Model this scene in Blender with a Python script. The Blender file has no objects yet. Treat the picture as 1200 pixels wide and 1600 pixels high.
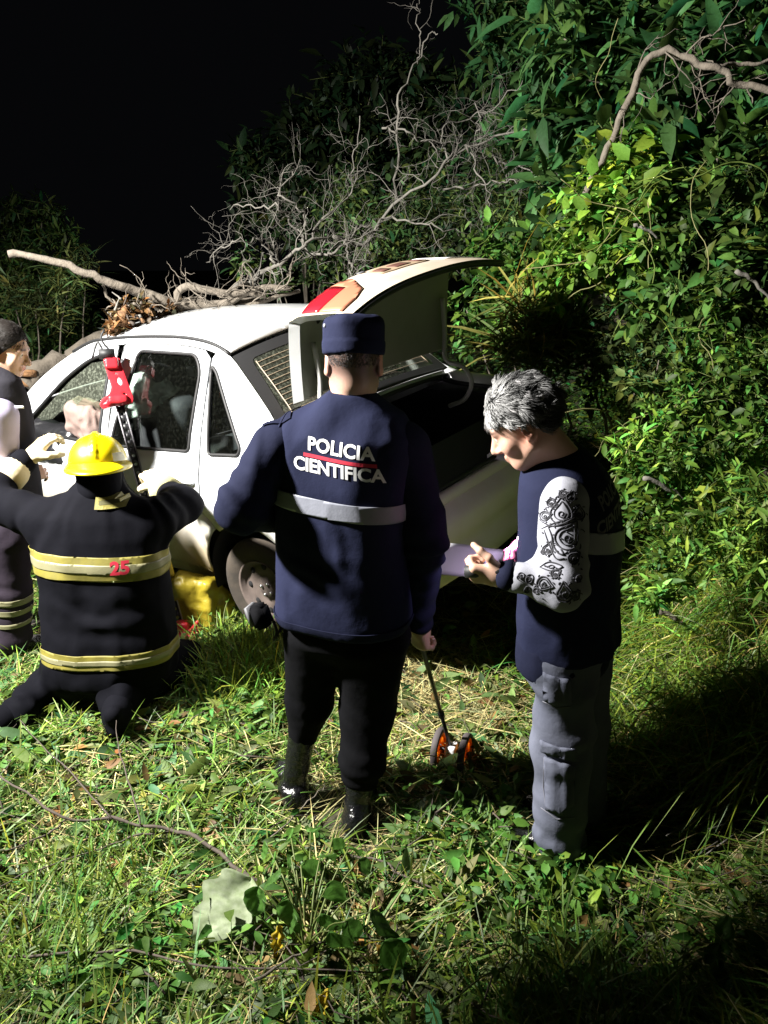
import bpy, bmesh, math, random
import numpy as np
from mathutils import Vector, Matrix
from mathutils.bvhtree import BVHTree
from mathutils.geometry import delaunay_2d_cdt

sc = bpy.context.scene
COL = sc.collection
R = math.radians
rng = np.random.default_rng(7)
random.seed(7)

# ------------------------------------------------------------------ camera
EYE, PITCH, FPX = 1.95, R(18), 1202.0
cam_d = bpy.data.cameras.new('camera')
cam_d.sensor_fit = 'VERTICAL'; cam_d.sensor_height = 24; cam_d.lens = 24 * FPX / 1600
cam_d.clip_start = .05; cam_d.clip_end = 400
cam = bpy.data.objects.new('camera', cam_d); COL.objects.link(cam)
cam.location = (0, 0, EYE); cam.rotation_euler = (R(90) - PITCH, 0, 0)
sc.camera = cam

# ------------------------------------------------------------------ night sky
w = bpy.data.worlds.new('World'); sc.world = w; w.use_nodes = True
bgn = w.node_tree.nodes['Background']
bgn.inputs['Color'].default_value = (.40, .43, .52, 1); bgn.inputs['Strength'].default_value = .0042

# ------------------------------------------------------------------ the rescue floodlight on its mast, left of the frame
fl = bpy.data.lights.new('floodlight', 'SPOT')
fl.energy = 4200; fl.color = (1.0, .97, .91); fl.shadow_soft_size = .16
fl.spot_size = R(128); fl.spot_blend = 1.
flo = bpy.data.objects.new('floodlight', fl); COL.objects.link(flo)
flo.location = (-3.25, 2.2, 3.45)
aim = Vector((.35, 3.95, 1.0))
flo.rotation_euler = (aim - flo.location).to_track_quat('-Z', 'Y').to_euler()

sc.view_settings.view_transform = 'Standard'; sc.view_settings.look = 'None'
sc.view_settings.exposure = 0; sc.view_settings.gamma = 1; sc.view_settings.use_curve_mapping = False
sc.render.engine = 'CYCLES'
sc.cycles.use_denoising = True
sc.cycles.max_bounces = 8; sc.cycles.transparent_max_bounces = 12
sc.cycles.sample_clamp_indirect = 4

# ------------------------------------------------------------------ helpers
def at(px, py, Y):
    """world point seen at a photo pixel, at the distance Y ahead of the camera"""
    X = (px - 600) / FPX; U = (800 - py) / FPX
    c, s = math.cos(PITCH), math.sin(PITCH)
    d = np.array([X, c + U * s, -s + U * c]); t = Y / d[1]
    return np.array([0, 0, EYE]) + d * t

def tag(o, label=None, cat=None, group=None, kind=None):
    if label: o['label'] = label
    if cat: o['category'] = cat
    if group: o['group'] = group
    if kind: o['kind'] = kind
    return o

def link(o, parent=None):
    COL.objects.link(o)
    if parent is not None: o.parent = parent
    return o

def empty(name, loc=(0, 0, 0)):
    o = bpy.data.objects.new(name, None); o.empty_display_size = .1
    o.location = loc; COL.objects.link(o); return o

def keep(o, parent):
    """parent without moving (meshes are written in world space, parents may be moved empties)"""
    o.parent = parent
    o.matrix_parent_inverse = Matrix.Translation(-Vector(parent.location)) if parent.rotation_euler[:] == (0, 0, 0) else parent.matrix_basis.inverted()
    return o

def set_mesh(me, V, quads=None, tris=None):
    V = np.asarray(V, np.float32)
    nq = 0 if quads is None else len(quads); nt = 0 if tris is None else len(tris)
    me.vertices.add(len(V)); me.vertices.foreach_set('co', V.ravel())
    loops = []
    starts = []
    if nq: loops.append(np.asarray(quads, np.int32).ravel()); starts.append(np.arange(nq, dtype=np.int32) * 4)
    if nt: loops.append(np.asarray(tris, np.int32).ravel()); starts.append(np.arange(nt, dtype=np.int32) * 3 + nq * 4)
    L = np.concatenate(loops); S = np.concatenate(starts)
    me.loops.add(len(L)); me.loops.foreach_set('vertex_index', L)
    me.polygons.add(len(S)); me.polygons.foreach_set('loop_start', S)
    me.update(calc_edges=True)

def smooth(me, on=True):
    me.polygons.foreach_set('use_smooth', np.full(len(me.polygons), on))

def vcol(me, C, name='Col'):
    C = np.asarray(C, np.float32)
    if C.shape[1] == 3: C = np.c_[C, np.ones(len(C), np.float32)]
    a = me.color_attributes.new(name, 'FLOAT_COLOR', 'POINT'); a.data.foreach_set('color', C.ravel())

def mesh_obj(name, V, quads=None, tris=None, mat=None, parent=None, C=None, sm=True):
    me = bpy.data.meshes.new(name); set_mesh(me, V, quads, tris)
    if sm: smooth(me)
    if C is not None: vcol(me, C)
    if mat: me.materials.append(mat)
    return link(bpy.data.objects.new(name, me), parent)

def bm_obj(name, bm, mat=None, parent=None, sm=True):
    me = bpy.data.meshes.new(name); bm.to_mesh(me); bm.free()
    if sm: smooth(me)
    if mat: me.materials.append(mat)
    return link(bpy.data.objects.new(name, me), parent)

def modify(o, kind, **kw):
    m = o.modifiers.new(kind.lower(), kind)
    for k, v in kw.items(): setattr(m, k, v)
    return m

# ---- materials
def mat(name, col, rough=.6, metal=0., spec=.5, noise=None, bump=None, attr=None, coat=0, trans=0, sheen=0, coord='Object', emit=None, subsurf=0):
    """noise=(scale, colour2, contrast); bump=(scale, strength, distance); attr = colour attribute multiplied in"""
    m = bpy.data.materials.new(name); m.use_nodes = True
    nt = m.node_tree; N = nt.nodes; L = nt.links
    p = N['Principled BSDF']; out = N['Material Output']
    p.inputs['Roughness'].default_value = rough; p.inputs['Metallic'].default_value = metal
    p.inputs['Specular IOR Level'].default_value = spec
    p.inputs['Coat Weight'].default_value = coat; p.inputs['Coat Roughness'].default_value = .08
    p.inputs['Sheen Weight'].default_value = sheen
    if subsurf:
        p.inputs['Subsurface Weight'].default_value = subsurf; p.inputs['Subsurface Radius'].default_value = (.012, .005, .003)
        p.inputs['Subsurface Scale'].default_value = 1
    c = tuple(col) + (1,)
    p.inputs['Base Color'].default_value = c
    tc = N.new('ShaderNodeTexCoord'); src = None
    if noise:
        n = N.new('ShaderNodeTexNoise'); n.inputs['Scale'].default_value = noise[0]; n.inputs['Detail'].default_value = 6
        n.inputs['Roughness'].default_value = .65
        L.new(tc.outputs[coord], n.inputs['Vector'])
        r = N.new('ShaderNodeValToRGB'); k = noise[2]
        r.color_ramp.elements[0].position = .5 - k; r.color_ramp.elements[1].position = .5 + k
        r.color_ramp.elements[0].color = c; r.color_ramp.elements[1].color = tuple(noise[1]) + (1,)
        L.new(n.outputs['Fac'], r.inputs['Fac']); src = r.outputs['Color']
    if attr:
        a = N.new('ShaderNodeVertexColor'); a.layer_name = attr
        if src is None: src = a.outputs['Color']
        else:
            mx = N.new('ShaderNodeMix'); mx.data_type = 'RGBA'; mx.blend_type = 'MULTIPLY'; mx.inputs['Factor'].default_value = 1
            L.new(src, mx.inputs[6]); L.new(a.outputs['Color'], mx.inputs[7]); src = mx.outputs[2]
    if src is not None: L.new(src, p.inputs['Base Color'])
    if bump:
        prev = None
        for (s, st, di) in (bump if isinstance(bump[0], tuple) else (bump,)):
            b = N.new('ShaderNodeBump'); b.inputs['Strength'].default_value = st; b.inputs['Distance'].default_value = di
            n2 = N.new('ShaderNodeTexNoise'); n2.inputs['Scale'].default_value = s; n2.inputs['Detail'].default_value = 5
            L.new(tc.outputs[coord], n2.inputs['Vector']); L.new(n2.outputs['Fac'], b.inputs['Height'])
            if prev: L.new(prev, b.inputs['Normal'])
            prev = b.outputs['Normal']
        L.new(prev, p.inputs['Normal'])
    if trans:
        t = N.new('ShaderNodeBsdfTranslucent'); mx = N.new('ShaderNodeMixShader'); mx.inputs['Fac'].default_value = trans
        if src is not None: L.new(src, t.inputs['Color'])
        else: t.inputs['Color'].default_value = c
        L.new(p.outputs[0], mx.inputs[1]); L.new(t.outputs[0], mx.inputs[2]); L.new(mx.outputs[0], out.inputs['Surface'])
    if emit:
        p.inputs['Emission Color'].default_value = tuple(emit[0]) + (1,); p.inputs['Emission Strength'].default_value = emit[1]
    return m

# ---- numpy value noise
def _hash(i, j, k, seed):
    h = (i.astype(np.int64) * 374761393 + j.astype(np.int64) * 668265263 + k.astype(np.int64) * 2147483647 + seed * 974711) & 0xffffffff
    h = ((h ^ (h >> 13)) * 1274126177) & 0xffffffff
    h = (h ^ (h >> 16)) & 0xffff
    return h.astype(np.float32) / 65535. * 2 - 1

def vnoise(P, s=1., seed=0):
    P = np.asarray(P, np.float64) * s + 100.3
    I = np.floor(P).astype(np.int64); F = (P - I); F = F * F * F * (F * (F * 6 - 15) + 10)
    r = 0
    for a in (0, 1):
        for b in (0, 1):
            for c in (0, 1):
                wgt = (F[:, 0] if a else 1 - F[:, 0]) * (F[:, 1] if b else 1 - F[:, 1]) * (F[:, 2] if c else 1 - F[:, 2])
                r = r + wgt * _hash(I[:, 0] + a, I[:, 1] + b, I[:, 2] + c, seed)
    return r

def fbm(P, s=1., seed=0, oct=3, gain=.5):
    r = 0; a = 1.
    for o in range(oct): r = r + a * vnoise(P, s * 2 ** o, seed + o * 17); a *= gain
    return r

def unit(v):
    v = np.asarray(v, float); return v / (np.linalg.norm(v) + 1e-12)

def frame(fwd, up=(0, 0, 1)):
    """3x3, columns = right, forward, up"""
    f = unit(fwd); u = np.asarray(up, float); r = unit(np.cross(f, u)); u = np.cross(r, f)
    return np.c_[r, f, u]

# ---- smooth distance-field solids (bodies, clothes): prims are blended and meshed with surface nets
def RC(a, b, ra, rb, k=.03): return dict(t='rc', a=np.array(a, float), b=np.array(b, float), ra=ra, rb=rb, k=k)
def EL(c, r, Rm=None, k=.03, sub=False): return dict(t='el', c=np.array(c, float), r=np.array(r, float), R=np.eye(3) if Rm is None else np.asarray(Rm), k=k, sub=sub)
def BX(c, hs, Rm=None, rr=.01, k=.02, sub=False): return dict(t='bx', c=np.array(c, float), r=np.array(hs, float), R=np.eye(3) if Rm is None else np.asarray(Rm), rr=rr, k=k, sub=sub)
def SEC(o, Rm, zs, a, b, cx=None, cy=None, p=2.4, k=.04):
    z = np.array(zs, float); n = len(z)
    return dict(t='sec', o=np.array(o, float), R=np.asarray(Rm), z=z, a=np.array(a, float), b=np.array(b, float),
                cx=np.zeros(n) if cx is None else np.array(cx, float), cy=np.zeros(n) if cy is None else np.array(cy, float), p=p, k=k)
def CHAIN(pts, rad, k=.03):
    return [RC(pts[i], pts[i + 1], rad[i], rad[i + 1], k) for i in range(len(pts) - 1)]

def _bounds(q):
    if q['t'] == 'rc':
        return np.minimum(q['a'] - q['ra'], q['b'] - q['rb']), np.maximum(q['a'] + q['ra'], q['b'] + q['rb'])
    if q['t'] in ('el', 'bx'):
        e = np.abs(q['R']) @ q['r'] if q['t'] == 'bx' else np.sqrt((q['R'] ** 2) @ (q['r'] ** 2)); return q['c'] - e, q['c'] + e
    A = []
    for i in range(len(q['z'])):
        for sx in (-1, 1):
            for sy in (-1, 1):
                A.append(q['o'] + q['R'] @ np.array([q['cx'][i] + sx * q['a'][i], q['cy'][i] + sy * q['b'][i], q['z'][i]]))
    A = np.array(A); return A.min(0), A.max(0)

def _dist(q, P):
    if q['t'] == 'rc':
        ba = q['b'] - q['a']; L2 = ba @ ba + 1e-12
        t = np.clip(((P - q['a']) @ ba) / L2, 0, 1)
        return np.linalg.norm(P - q['a'] - t[:, None] * ba, axis=1) - (q['ra'] + (q['rb'] - q['ra']) * t)
    if q['t'] == 'el':
        p = (P - q['c']) @ q['R']; k0 = np.linalg.norm(p / q['r'], axis=1); k1 = np.linalg.norm(p / q['r'] ** 2, axis=1) + 1e-9
        return np.where(k0 < .05, -q['r'].min(), k0 * (k0 - 1) / k1)
    if q['t'] == 'bx':
        p = np.abs((P - q['c']) @ q['R']) - (q['r'] - q['rr'])
        return np.linalg.norm(np.maximum(p, 0), axis=1) + np.minimum(p.max(1), 0) - q['rr']
    p = (P - q['o']) @ q['R']; z = p[:, 2]
    a = np.interp(z, q['z'], q['a']); b = np.interp(z, q['z'], q['b'])
    x = p[:, 0] - np.interp(z, q['z'], q['cx']); y = p[:, 1] - np.interp(z, q['z'], q['cy'])
    pw = q['p']; s = (np.abs(x / a) ** pw + np.abs(y / b) ** pw) ** (1 / pw)
    d = (s - 1) * np.minimum(a, b)
    return np.maximum(d, np.maximum(q['z'][0] - z, z - q['z'][-1]))

def sdf(prims, h, planes=()):
    """-> V, quads. planes: (point, normal) half spaces that are cut away on the normal side"""
    lo = np.min([_bounds(q)[0] for q in prims if not q.get('sub')], 0) - 3 * h
    hi = np.max([_bounds(q)[1] for q in prims if not q.get('sub')], 0) + 3 * h
    n = np.ceil((hi - lo) / h).astype(int) + 1
    F = np.full(n, .5, np.float32)
    ax = [lo[i] + h * np.arange(n[i]) for i in range(3)]
    for q in prims:
        b0, b1 = _bounds(q); m = q['k'] + 3 * h
        i0 = np.clip(np.floor((b0 - m - lo) / h).astype(int), 0, n - 1); i1 = np.clip(np.ceil((b1 + m - lo) / h).astype(int) + 1, 1, n)
        if (i1 <= i0).any(): continue
        G = np.meshgrid(*[ax[i][i0[i]:i1[i]] for i in range(3)], indexing='ij')
        P = np.stack([g.ravel() for g in G], 1)
        d = _dist(q, P).reshape(G[0].shape).astype(np.float32)
        S = tuple(slice(i0[i], i1[i]) for i in range(3)); A = F[S]; k = q['k']
        if q.get('sub'):
            d = -d; hh = np.clip(.5 - .5 * (d - A) / k, 0, 1); F[S] = d * (1 - hh) + A * hh + k * hh * (1 - hh)
        else:
            hh = np.clip(.5 + .5 * (d - A) / k, 0, 1); F[S] = d * (1 - hh) + A * hh - k * hh * (1 - hh)
    for (pp, nn) in planes:
        nn = unit(nn); X, Y, Z = np.meshgrid(*ax, indexing='ij', sparse=True)
        F = np.maximum(F, ((X - pp[0]) * nn[0] + (Y - pp[1]) * nn[1] + (Z - pp[2]) * nn[2]).astype(np.float32))
    ins = F < 0
    cn = n - 1; acc = np.zeros(tuple(cn) + (3,), np.float32); cnt = np.zeros(tuple(cn), np.int16)
    def sl(o): return tuple(slice(o[i], o[i] + cn[i]) for i in range(3))
    C = [(a, b, c) for a in (0, 1) for b in (0, 1) for c in (0, 1)]
    for a in C:
        for d_ in range(3):
            if a[d_]: continue
            b = list(a); b[d_] = 1
            v0 = F[sl(a)]; v1 = F[sl(b)]; x = ins[sl(a)] != ins[sl(b)]
            t = np.where(x, v0 / (v0 - v1 + 1e-20), 0)
            for e in range(3):
                acc[..., e] += np.where(x, a[e] + (t if e == d_ else 0), 0)
            cnt += x
    mk = cnt > 0; vid = np.full(tuple(cn), -1, np.int64); vid[mk] = np.arange(mk.sum())
    idx = np.argwhere(mk)
    V = lo + (idx + acc[mk] / cnt[mk][:, None]) * h
    Q = []
    for d_ in range(3):
        e1, e2 = [(1, 2), (2, 0), (0, 1)][d_]
        s0 = [slice(None)] * 3; s1 = [slice(None)] * 3; s0[d_] = slice(0, -1); s1[d_] = slice(1, None)
        x = ins[tuple(s0)] != ins[tuple(s1)]
        I = np.argwhere(x)
        ok = (I[:, e1] >= 1) & (I[:, e2] >= 1) & (I[:, e1] < cn[e1]) & (I[:, e2] < cn[e2]); I = I[ok]
        if not len(I): continue
        def cell(o1, o2):
            J = I.copy(); J[:, e1] -= o1; J[:, e2] -= o2; return vid[J[:, 0], J[:, 1], J[:, 2]]
        q = np.stack([cell(1, 1), cell(0, 1), cell(0, 0), cell(1, 0)], 1)
        fl_ = ~ins[tuple(s0)][I[:, 0] if d_ == 0 else I[:, 0], I[:, 1], I[:, 2]]
        q[fl_] = q[fl_][:, ::-1]
        Q.append(q)
    return V, np.concatenate(Q)

def vnormals(V, Q):
    N = np.zeros_like(V)
    fn = np.cross(V[Q[:, 2]] - V[Q[:, 0]], V[Q[:, 3]] - V[Q[:, 1]])
    for i in range(4): np.add.at(N, Q[:, i], fn)
    return N / (np.linalg.norm(N, axis=1)[:, None] + 1e-12)

def relax(V, Q, it=1, lam=.5):
    E = np.concatenate([Q[:, [0, 1]], Q[:, [1, 2]], Q[:, [2, 3]], Q[:, [3, 0]]])
    for _ in range(it):
        S = np.zeros_like(V); c = np.zeros(len(V))
        np.add.at(S, E[:, 0], V[E[:, 1]]); np.add.at(c, E[:, 0], 1)
        np.add.at(S, E[:, 1], V[E[:, 0]]); np.add.at(c, E[:, 1], 1)
        V = V * (1 - lam) + lam * S / c[:, None]
    return V

# ---- tubes along polylines
def tube_arrays(P, rad, n=6, twist=0.):
    P = np.asarray(P, float); m = len(P); rad = np.broadcast_to(np.asarray(rad, float), (m,))
    T = np.gradient(P, axis=0); T /= np.linalg.norm(T, axis=1)[:, None] + 1e-12
    u = np.cross(T[0], [0, 0, 1.]);
    if np.linalg.norm(u) < .1: u = np.cross(T[0], [1., 0, 0])
    U = []
    for i in range(m):
        u = u - (u @ T[i]) * T[i]; u = u / (np.linalg.norm(u) + 1e-12); U.append(u)
    U = np.array(U); W_ = np.cross(T, U)
    a = np.arange(n) * 2 * np.pi / n + twist
    V = P[:, None] + rad[:, None, None] * (np.cos(a)[None, :, None] * U[:, None] + np.sin(a)[None, :, None] * W_[:, None])
    V = V.reshape(-1, 3)
    i = np.arange(m - 1)[:, None] * n; j = np.arange(n)[None]; j2 = (j + 1) % n
    Q = np.stack([i + j, i + j2, i + n + j2, i + n + j], -1).reshape(-1, 4)
    V = np.concatenate([V, P[:1], P[-1:]])
    k = np.arange(n); k2 = (k + 1) % n; b = (m - 1) * n
    Tt = np.concatenate([np.stack([np.full(n, m * n), k2, k], 1), np.stack([np.full(n, m * n + 1), b + k, b + k2], 1)])
    return V, Q, Tt

class Acc:
    """collects pieces of one part into one mesh"""
    def __init__(s): s.V = []; s.Q = []; s.T = []; s.C = []; s.n = 0
    def add(s, V, Q=None, T=None, C=None):
        V = np.asarray(V, float)
        if Q is not None and len(Q): s.Q.append(np.asarray(Q) + s.n)
        if T is not None and len(T): s.T.append(np.asarray(T) + s.n)
        s.V.append(V); s.n += len(V)
        if C is not None: s.C.append(np.broadcast_to(np.asarray(C, float), (len(V), 3)))
        return s
    def tube(s, P, rad, n=6, C=None): return s.add(*tube_arrays(P, rad, n), C=C)
    def box(s, c, hs, Rm=None, C=None):
        v = np.array([(x, y, z) for x in (-1, 1) for y in (-1, 1) for z in (-1, 1)], float) * np.asarray(hs)
        if Rm is not None: v = v @ np.asarray(Rm).T
        return s.add(v + np.asarray(c), [(0, 1, 3, 2), (4, 6, 7, 5), (0, 4, 5, 1), (2, 3, 7, 6), (0, 2, 6, 4), (1, 5, 7, 3)], C=C)
    def obj(s, name, mat=None, parent=None, sm=True):
        return mesh_obj(name, np.concatenate(s.V), np.concatenate(s.Q) if s.Q else None, np.concatenate(s.T) if s.T else None,
                        mat, parent, np.concatenate(s.C) if s.C else None, sm)

def curve_pts(P, n=24):
    """smooth (Catmull-Rom) resample of a control polyline"""
    P = np.asarray(P, float); Q = np.concatenate([2 * P[:1] - P[1:2], P, 2 * P[-1:] - P[-2:-1]])
    t = np.linspace(0, len(P) - 1 - 1e-6, n); i = t.astype(int); f = (t - i)[:, None]
    a, b, c, d = Q[i], Q[i + 1], Q[i + 2], Q[i + 3]
    return .5 * (2 * b + (c - a) * f + (2 * a - 5 * b + 4 * c - d) * f ** 2 + (3 * b - a - 3 * c + d) * f ** 3)

def inside_poly(P, poly):
    x, y = P[:, 0], P[:, 1]; r = np.zeros(len(P), bool); n = len(poly)
    for i in range(n):
        x0, y0 = poly[i]; x1, y1 = poly[(i + 1) % n]
        c = ((y0 > y) != (y1 > y)) & (x < (x1 - x0) * (y - y0) / (y1 - y0 + 1e-15) + x0); r ^= c
    return r

def densify(poly, d, closed=True):
    P = np.asarray(poly, float); out = []; n = len(P)
    for i in range(n if closed else n - 1):
        a, b = P[i], P[(i + 1) % n]; k = max(1, int(np.ceil(np.linalg.norm(b - a) / d)))
        out += [a + (b - a) * j / k for j in range(k)]
    if not closed: out.append(P[-1])
    return np.array(out)

def rounded(poly, r, seg=5):
    """round polygon corners; r number or per-corner list"""
    P = np.asarray(poly, float); n = len(P); out = []
    rr = np.broadcast_to(np.asarray(r, float), (n,))
    for i in range(n):
        p, a, b = P[i], P[i - 1], P[(i + 1) % n]
        d = min(rr[i], .45 * np.linalg.norm(a - p), .45 * np.linalg.norm(b - p))
        if d < 1e-4: out.append(p); continue
        s, e = p + unit(a - p) * d, p + unit(b - p) * d
        for t in np.linspace(0, 1, seg): out.append((1 - t) ** 2 * s + 2 * t * (1 - t) * p + t * t * e)
    return np.array(out)

def panel(poly, holes=(), d=.05):
    """fine triangulation of a 2D outline with holes -> pts, tris (counter-clockwise)"""
    loops = [densify(poly, d)] + [densify(h, d) for h in holes]
    lo, hi = loops[0].min(0), loops[0].max(0)
    g = np.stack(np.meshgrid(np.arange(lo[0] + d * .5, hi[0], d), np.arange(lo[1] + d * .5, hi[1], d)), -1).reshape(-1, 2)
    ok = inside_poly(g, loops[0])
    for h in loops[1:]: ok &= ~inside_poly(g, h)
    B = np.concatenate(loops)
    g = g[ok]
    if len(g): g = g[np.min(np.linalg.norm(g[:, None] - B[None], axis=2), 1) > d * .45]
    pts = np.concatenate([B, g]) if len(g) else B; edges = []; o = 0
    for l in loops:
        k = len(l); edges += [(o + i, o + (i + 1) % k) for i in range(k)]; o += k
    vs, es, fs, *_ = delaunay_2d_cdt([Vector(p) for p in pts], edges, [], 0, 1e-6)
    vs = np.array([v[:] for v in vs]); fs = np.array([f for f in fs if len(f) == 3])
    c = vs[fs].mean(1); ok = inside_poly(c, loops[0])
    for h in loops[1:]: ok &= ~inside_poly(c, h)
    fs = fs[ok]; e1 = vs[fs[:, 1]] - vs[fs[:, 0]]; e2 = vs[fs[:, 2]] - vs[fs[:, 0]]
    fl_ = e1[:, 0] * e2[:, 1] - e1[:, 1] * e2[:, 0] < 0; fs[fl_] = fs[fl_][:, ::-1]
    return vs, fs

def text_mesh(body, size, bold=.0, shear=0, spacing=1.):
    cu = bpy.data.curves.new('lettering', 'FONT'); cu.body = body; cu.size = size; cu.align_x = 'CENTER'; cu.align_y = 'CENTER'
    cu.offset = bold; cu.shear = shear; cu.space_character = spacing; cu.resolution_u = 3
    o = bpy.data.objects.new('lettering', cu); COL.objects.link(o)
    dg = bpy.context.evaluated_depsgraph_get(); me = bpy.data.meshes.new_from_object(o.evaluated_get(dg))
    bpy.data.objects.remove(o); bpy.data.curves.remove(cu)
    bm = bmesh.new(); bm.from_mesh(me); bpy.data.meshes.remove(me)
    bmesh.ops.remove_doubles(bm, verts=bm.verts, dist=1e-5)
    bmesh.ops.triangulate(bm, faces=bm.faces)
    for _ in range(2):
        long = [e for e in bm.edges if e.calc_length() > size * .16]
        if long: bmesh.ops.subdivide_edges(bm, edges=long, cuts=1); bmesh.ops.triangulate(bm, faces=bm.faces)
    return bm
# ================================================================== GROUND
def sstep(a, b, x):
    t = np.clip((np.asarray(x, float) - a) / (b - a), 0, 1); return t * t * (3 - 2 * t)

CAR_T = np.array([-.132, 4.248, .223]); CAR_R = (R(-6.5), R(2.8), R(142.4))
def gz(x, y):
    x = np.asarray(x, float); y = np.asarray(y, float)
    z = .30 * (1 - sstep(.2, 2.0, y))                                    # the verge the photographer stands on
    s = np.maximum(0, x - (.80 + .10 * np.clip(y - 2.3, -1.5, 2)))
    z = z + .62 * (np.sqrt(s * s + .04) - .2) * (1 - .45 * sstep(2.5, 6, s))     # bank on the right
    q = .61 * x + .79 * (y - 4.25)
    z = z + .17 * sstep(-.5, 1.0, q) * (1 - sstep(.6, 1.6, x)) - .04 * sstep(.5, 2.5, -x) * sstep(3.5, 5, y)
    z = z + .55 * sstep(6.0, 9.5, y) * sstep(-3.5, 0, x)
    P = np.stack([x.ravel(), y.ravel(), 0 * x.ravel()], 1)
    return z + .035 * fbm(P, 1.6, 3, 3).reshape(x.shape) * sstep(12, 8, np.abs(x) + np.abs(y))

m_soil = mat('soil', (.045, .034, .02), .95, noise=(7, (.028, .04, .012), .22), bump=((14, .8, .03), (60, .6, .01)))
def axis_pts(lo, hi, a, b, d):
    fine = np.arange(a, b + 1e-6, d); out = []; v = b; s = d
    while v < hi: s *= 1.35; v += s; out.append(v)
    up = out[:]; out = []; v = a; s = d
    while v > lo: s *= 1.35; v -= s; out.append(v)
    return np.r_[out[::-1], fine, up]
gx = axis_pts(-150, 150, -4, 4.5, .06); gy = axis_pts(-150, 150, .2, 8, .06)
X, Y = np.meshgrid(gx, gy, indexing='ij'); Z = gz(X, Y)
nx_, ny_ = X.shape; I = np.arange(nx_ * ny_).reshape(nx_, ny_)
ground = mesh_obj('ground', np.stack([X, Y, Z], -1).reshape(-1, 3), np.stack([I[:-1, :-1], I[1:, :-1], I[1:, 1:], I[:-1, 1:]], -1).reshape(-1, 4), mat=m_soil)
tag(ground, kind='structure')
# ================================================================== CAR (x forward from the rear axle, y to its left, z up)
m_white = mat('white_car_paint', (.66, .69, .73), .28, coat=.6, noise=(3.5, (.52, .52, .50), .3), bump=(1.2, .03, .02))
# the lower panels and the boot lid are caked with dried dust
def dusty_paint():
    m = mat('dusty_car_paint', (.68, .70, .73), .42, coat=.25)
    N = m.node_tree.nodes; L = m.node_tree.links; p = N['Principled BSDF']
    tc = N.new('ShaderNodeTexCoord'); sx = N.new('ShaderNodeSeparateXYZ'); L.new(tc.outputs['Object'], sx.inputs[0])
    n = N.new('ShaderNodeTexNoise'); n.inputs['Scale'].default_value = 5; n.inputs['Detail'].default_value = 8; n.inputs['Roughness'].default_value = .7
    L.new(tc.outputs['Object'], n.inputs['Vector'])
    a = N.new('ShaderNodeMath'); a.operation = 'MULTIPLY_ADD'; a.inputs[1].default_value = .55; L.new(n.outputs['Fac'], a.inputs[0]); L.new(sx.outputs['Z'], a.inputs[2])
    r = N.new('ShaderNodeValToRGB'); r.color_ramp.elements[0].position = .60; r.color_ramp.elements[1].position = 1.08
    r.color_ramp.elements[0].color = (.50, .42, .29, 1); r.color_ramp.elements[1].color = (.68, .70, .73, 1)
    L.new(a.outputs[0], r.inputs['Fac']); L.new(r.outputs['Color'], p.inputs['Base Color'])
    return m
m_dusty = dusty_paint()
m_lid = mat('dusty_lid_paint', (.50, .38, .27), .42, coat=.25, noise=(3.5, (.66, .60, .52), .25))
m_inner = mat('bare_lid_underside', (.20, .21, .17), .6, noise=(5, (.27, .27, .22), .3), bump=(9, .25, .02))
m_black = mat('black_rubber', (.012, .012, .013), .6)
m_trim = mat('grey_trim', (.10, .10, .11), .6)
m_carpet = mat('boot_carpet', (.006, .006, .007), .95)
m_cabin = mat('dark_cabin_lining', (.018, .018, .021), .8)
m_seat = mat('black_seat_cloth', (.03, .03, .034), .75, bump=(60, .3, .004))
m_steel = mat('bare_steel', (.55, .55, .56), .35, metal=.9)
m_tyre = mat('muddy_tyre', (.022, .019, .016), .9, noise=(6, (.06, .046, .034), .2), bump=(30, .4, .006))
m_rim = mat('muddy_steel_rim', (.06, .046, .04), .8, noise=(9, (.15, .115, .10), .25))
m_redlens = mat('red_lens', (.36, .012, .022), .18, coat=.6)
m_amber = mat('dusty_amber_lens', (.42, .17, .10), .3, coat=.4)
m_clear = mat('clear_lens', (.8, .8, .8), .15, coat=.6)

def glass_mat(name, tint, dirt):
    m = bpy.data.materials.new(name); m.use_nodes = True; N = m.node_tree.nodes; L = m.node_tree.links
    out = N['Material Output']; N.remove(N['Principled BSDF'])
    t = N.new('ShaderNodeBsdfTransparent'); t.inputs['Color'].default_value = tuple(tint) + (1,)
    g = N.new('ShaderNodeBsdfGlossy'); g.inputs['Roughness'].default_value = .03
    fr = N.new('ShaderNodeFresnel'); fr.inputs['IOR'].default_value = 1.52
    mx = N.new('ShaderNodeMixShader'); L.new(fr.outputs[0], mx.inputs[0]); L.new(t.outputs[0], mx.inputs[1]); L.new(g.outputs[0], mx.inputs[2])
    d = N.new('ShaderNodeBsdfDiffuse'); d.inputs['Color'].default_value = (.42, .46, .36, 1)
    tc = N.new('ShaderNodeTexCoord'); n = N.new('ShaderNodeTexNoise'); n.inputs['Scale'].default_value = 60; n.inputs['Detail'].default_value = 9; n.inputs['Roughness'].default_value = .75
    L.new(tc.outputs['Object'], n.inputs['Vector'])
    r = N.new('ShaderNodeValToRGB'); r.color_ramp.elements[0].position = .48; r.color_ramp.elements[1].position = .9
    r.color_ramp.elements[0].color = (dirt * .35,) * 3 + (1,); r.color_ramp.elements[1].color = (min(1, dirt * 4),) * 3 + (1,)
    L.new(n.outputs['Fac'], r.inputs['Fac'])
    m2 = N.new('ShaderNodeMixShader'); L.new(r.outputs['Color'], m2.inputs[0]); L.new(mx.outputs[0], m2.inputs[1]); L.new(d.outputs[0], m2.inputs[2])
    L.new(m2.outputs[0], out.inputs['Surface']); return m
m_glass = glass_mat('tinted_side_glass', (.72, .80, .78), .006)
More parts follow.
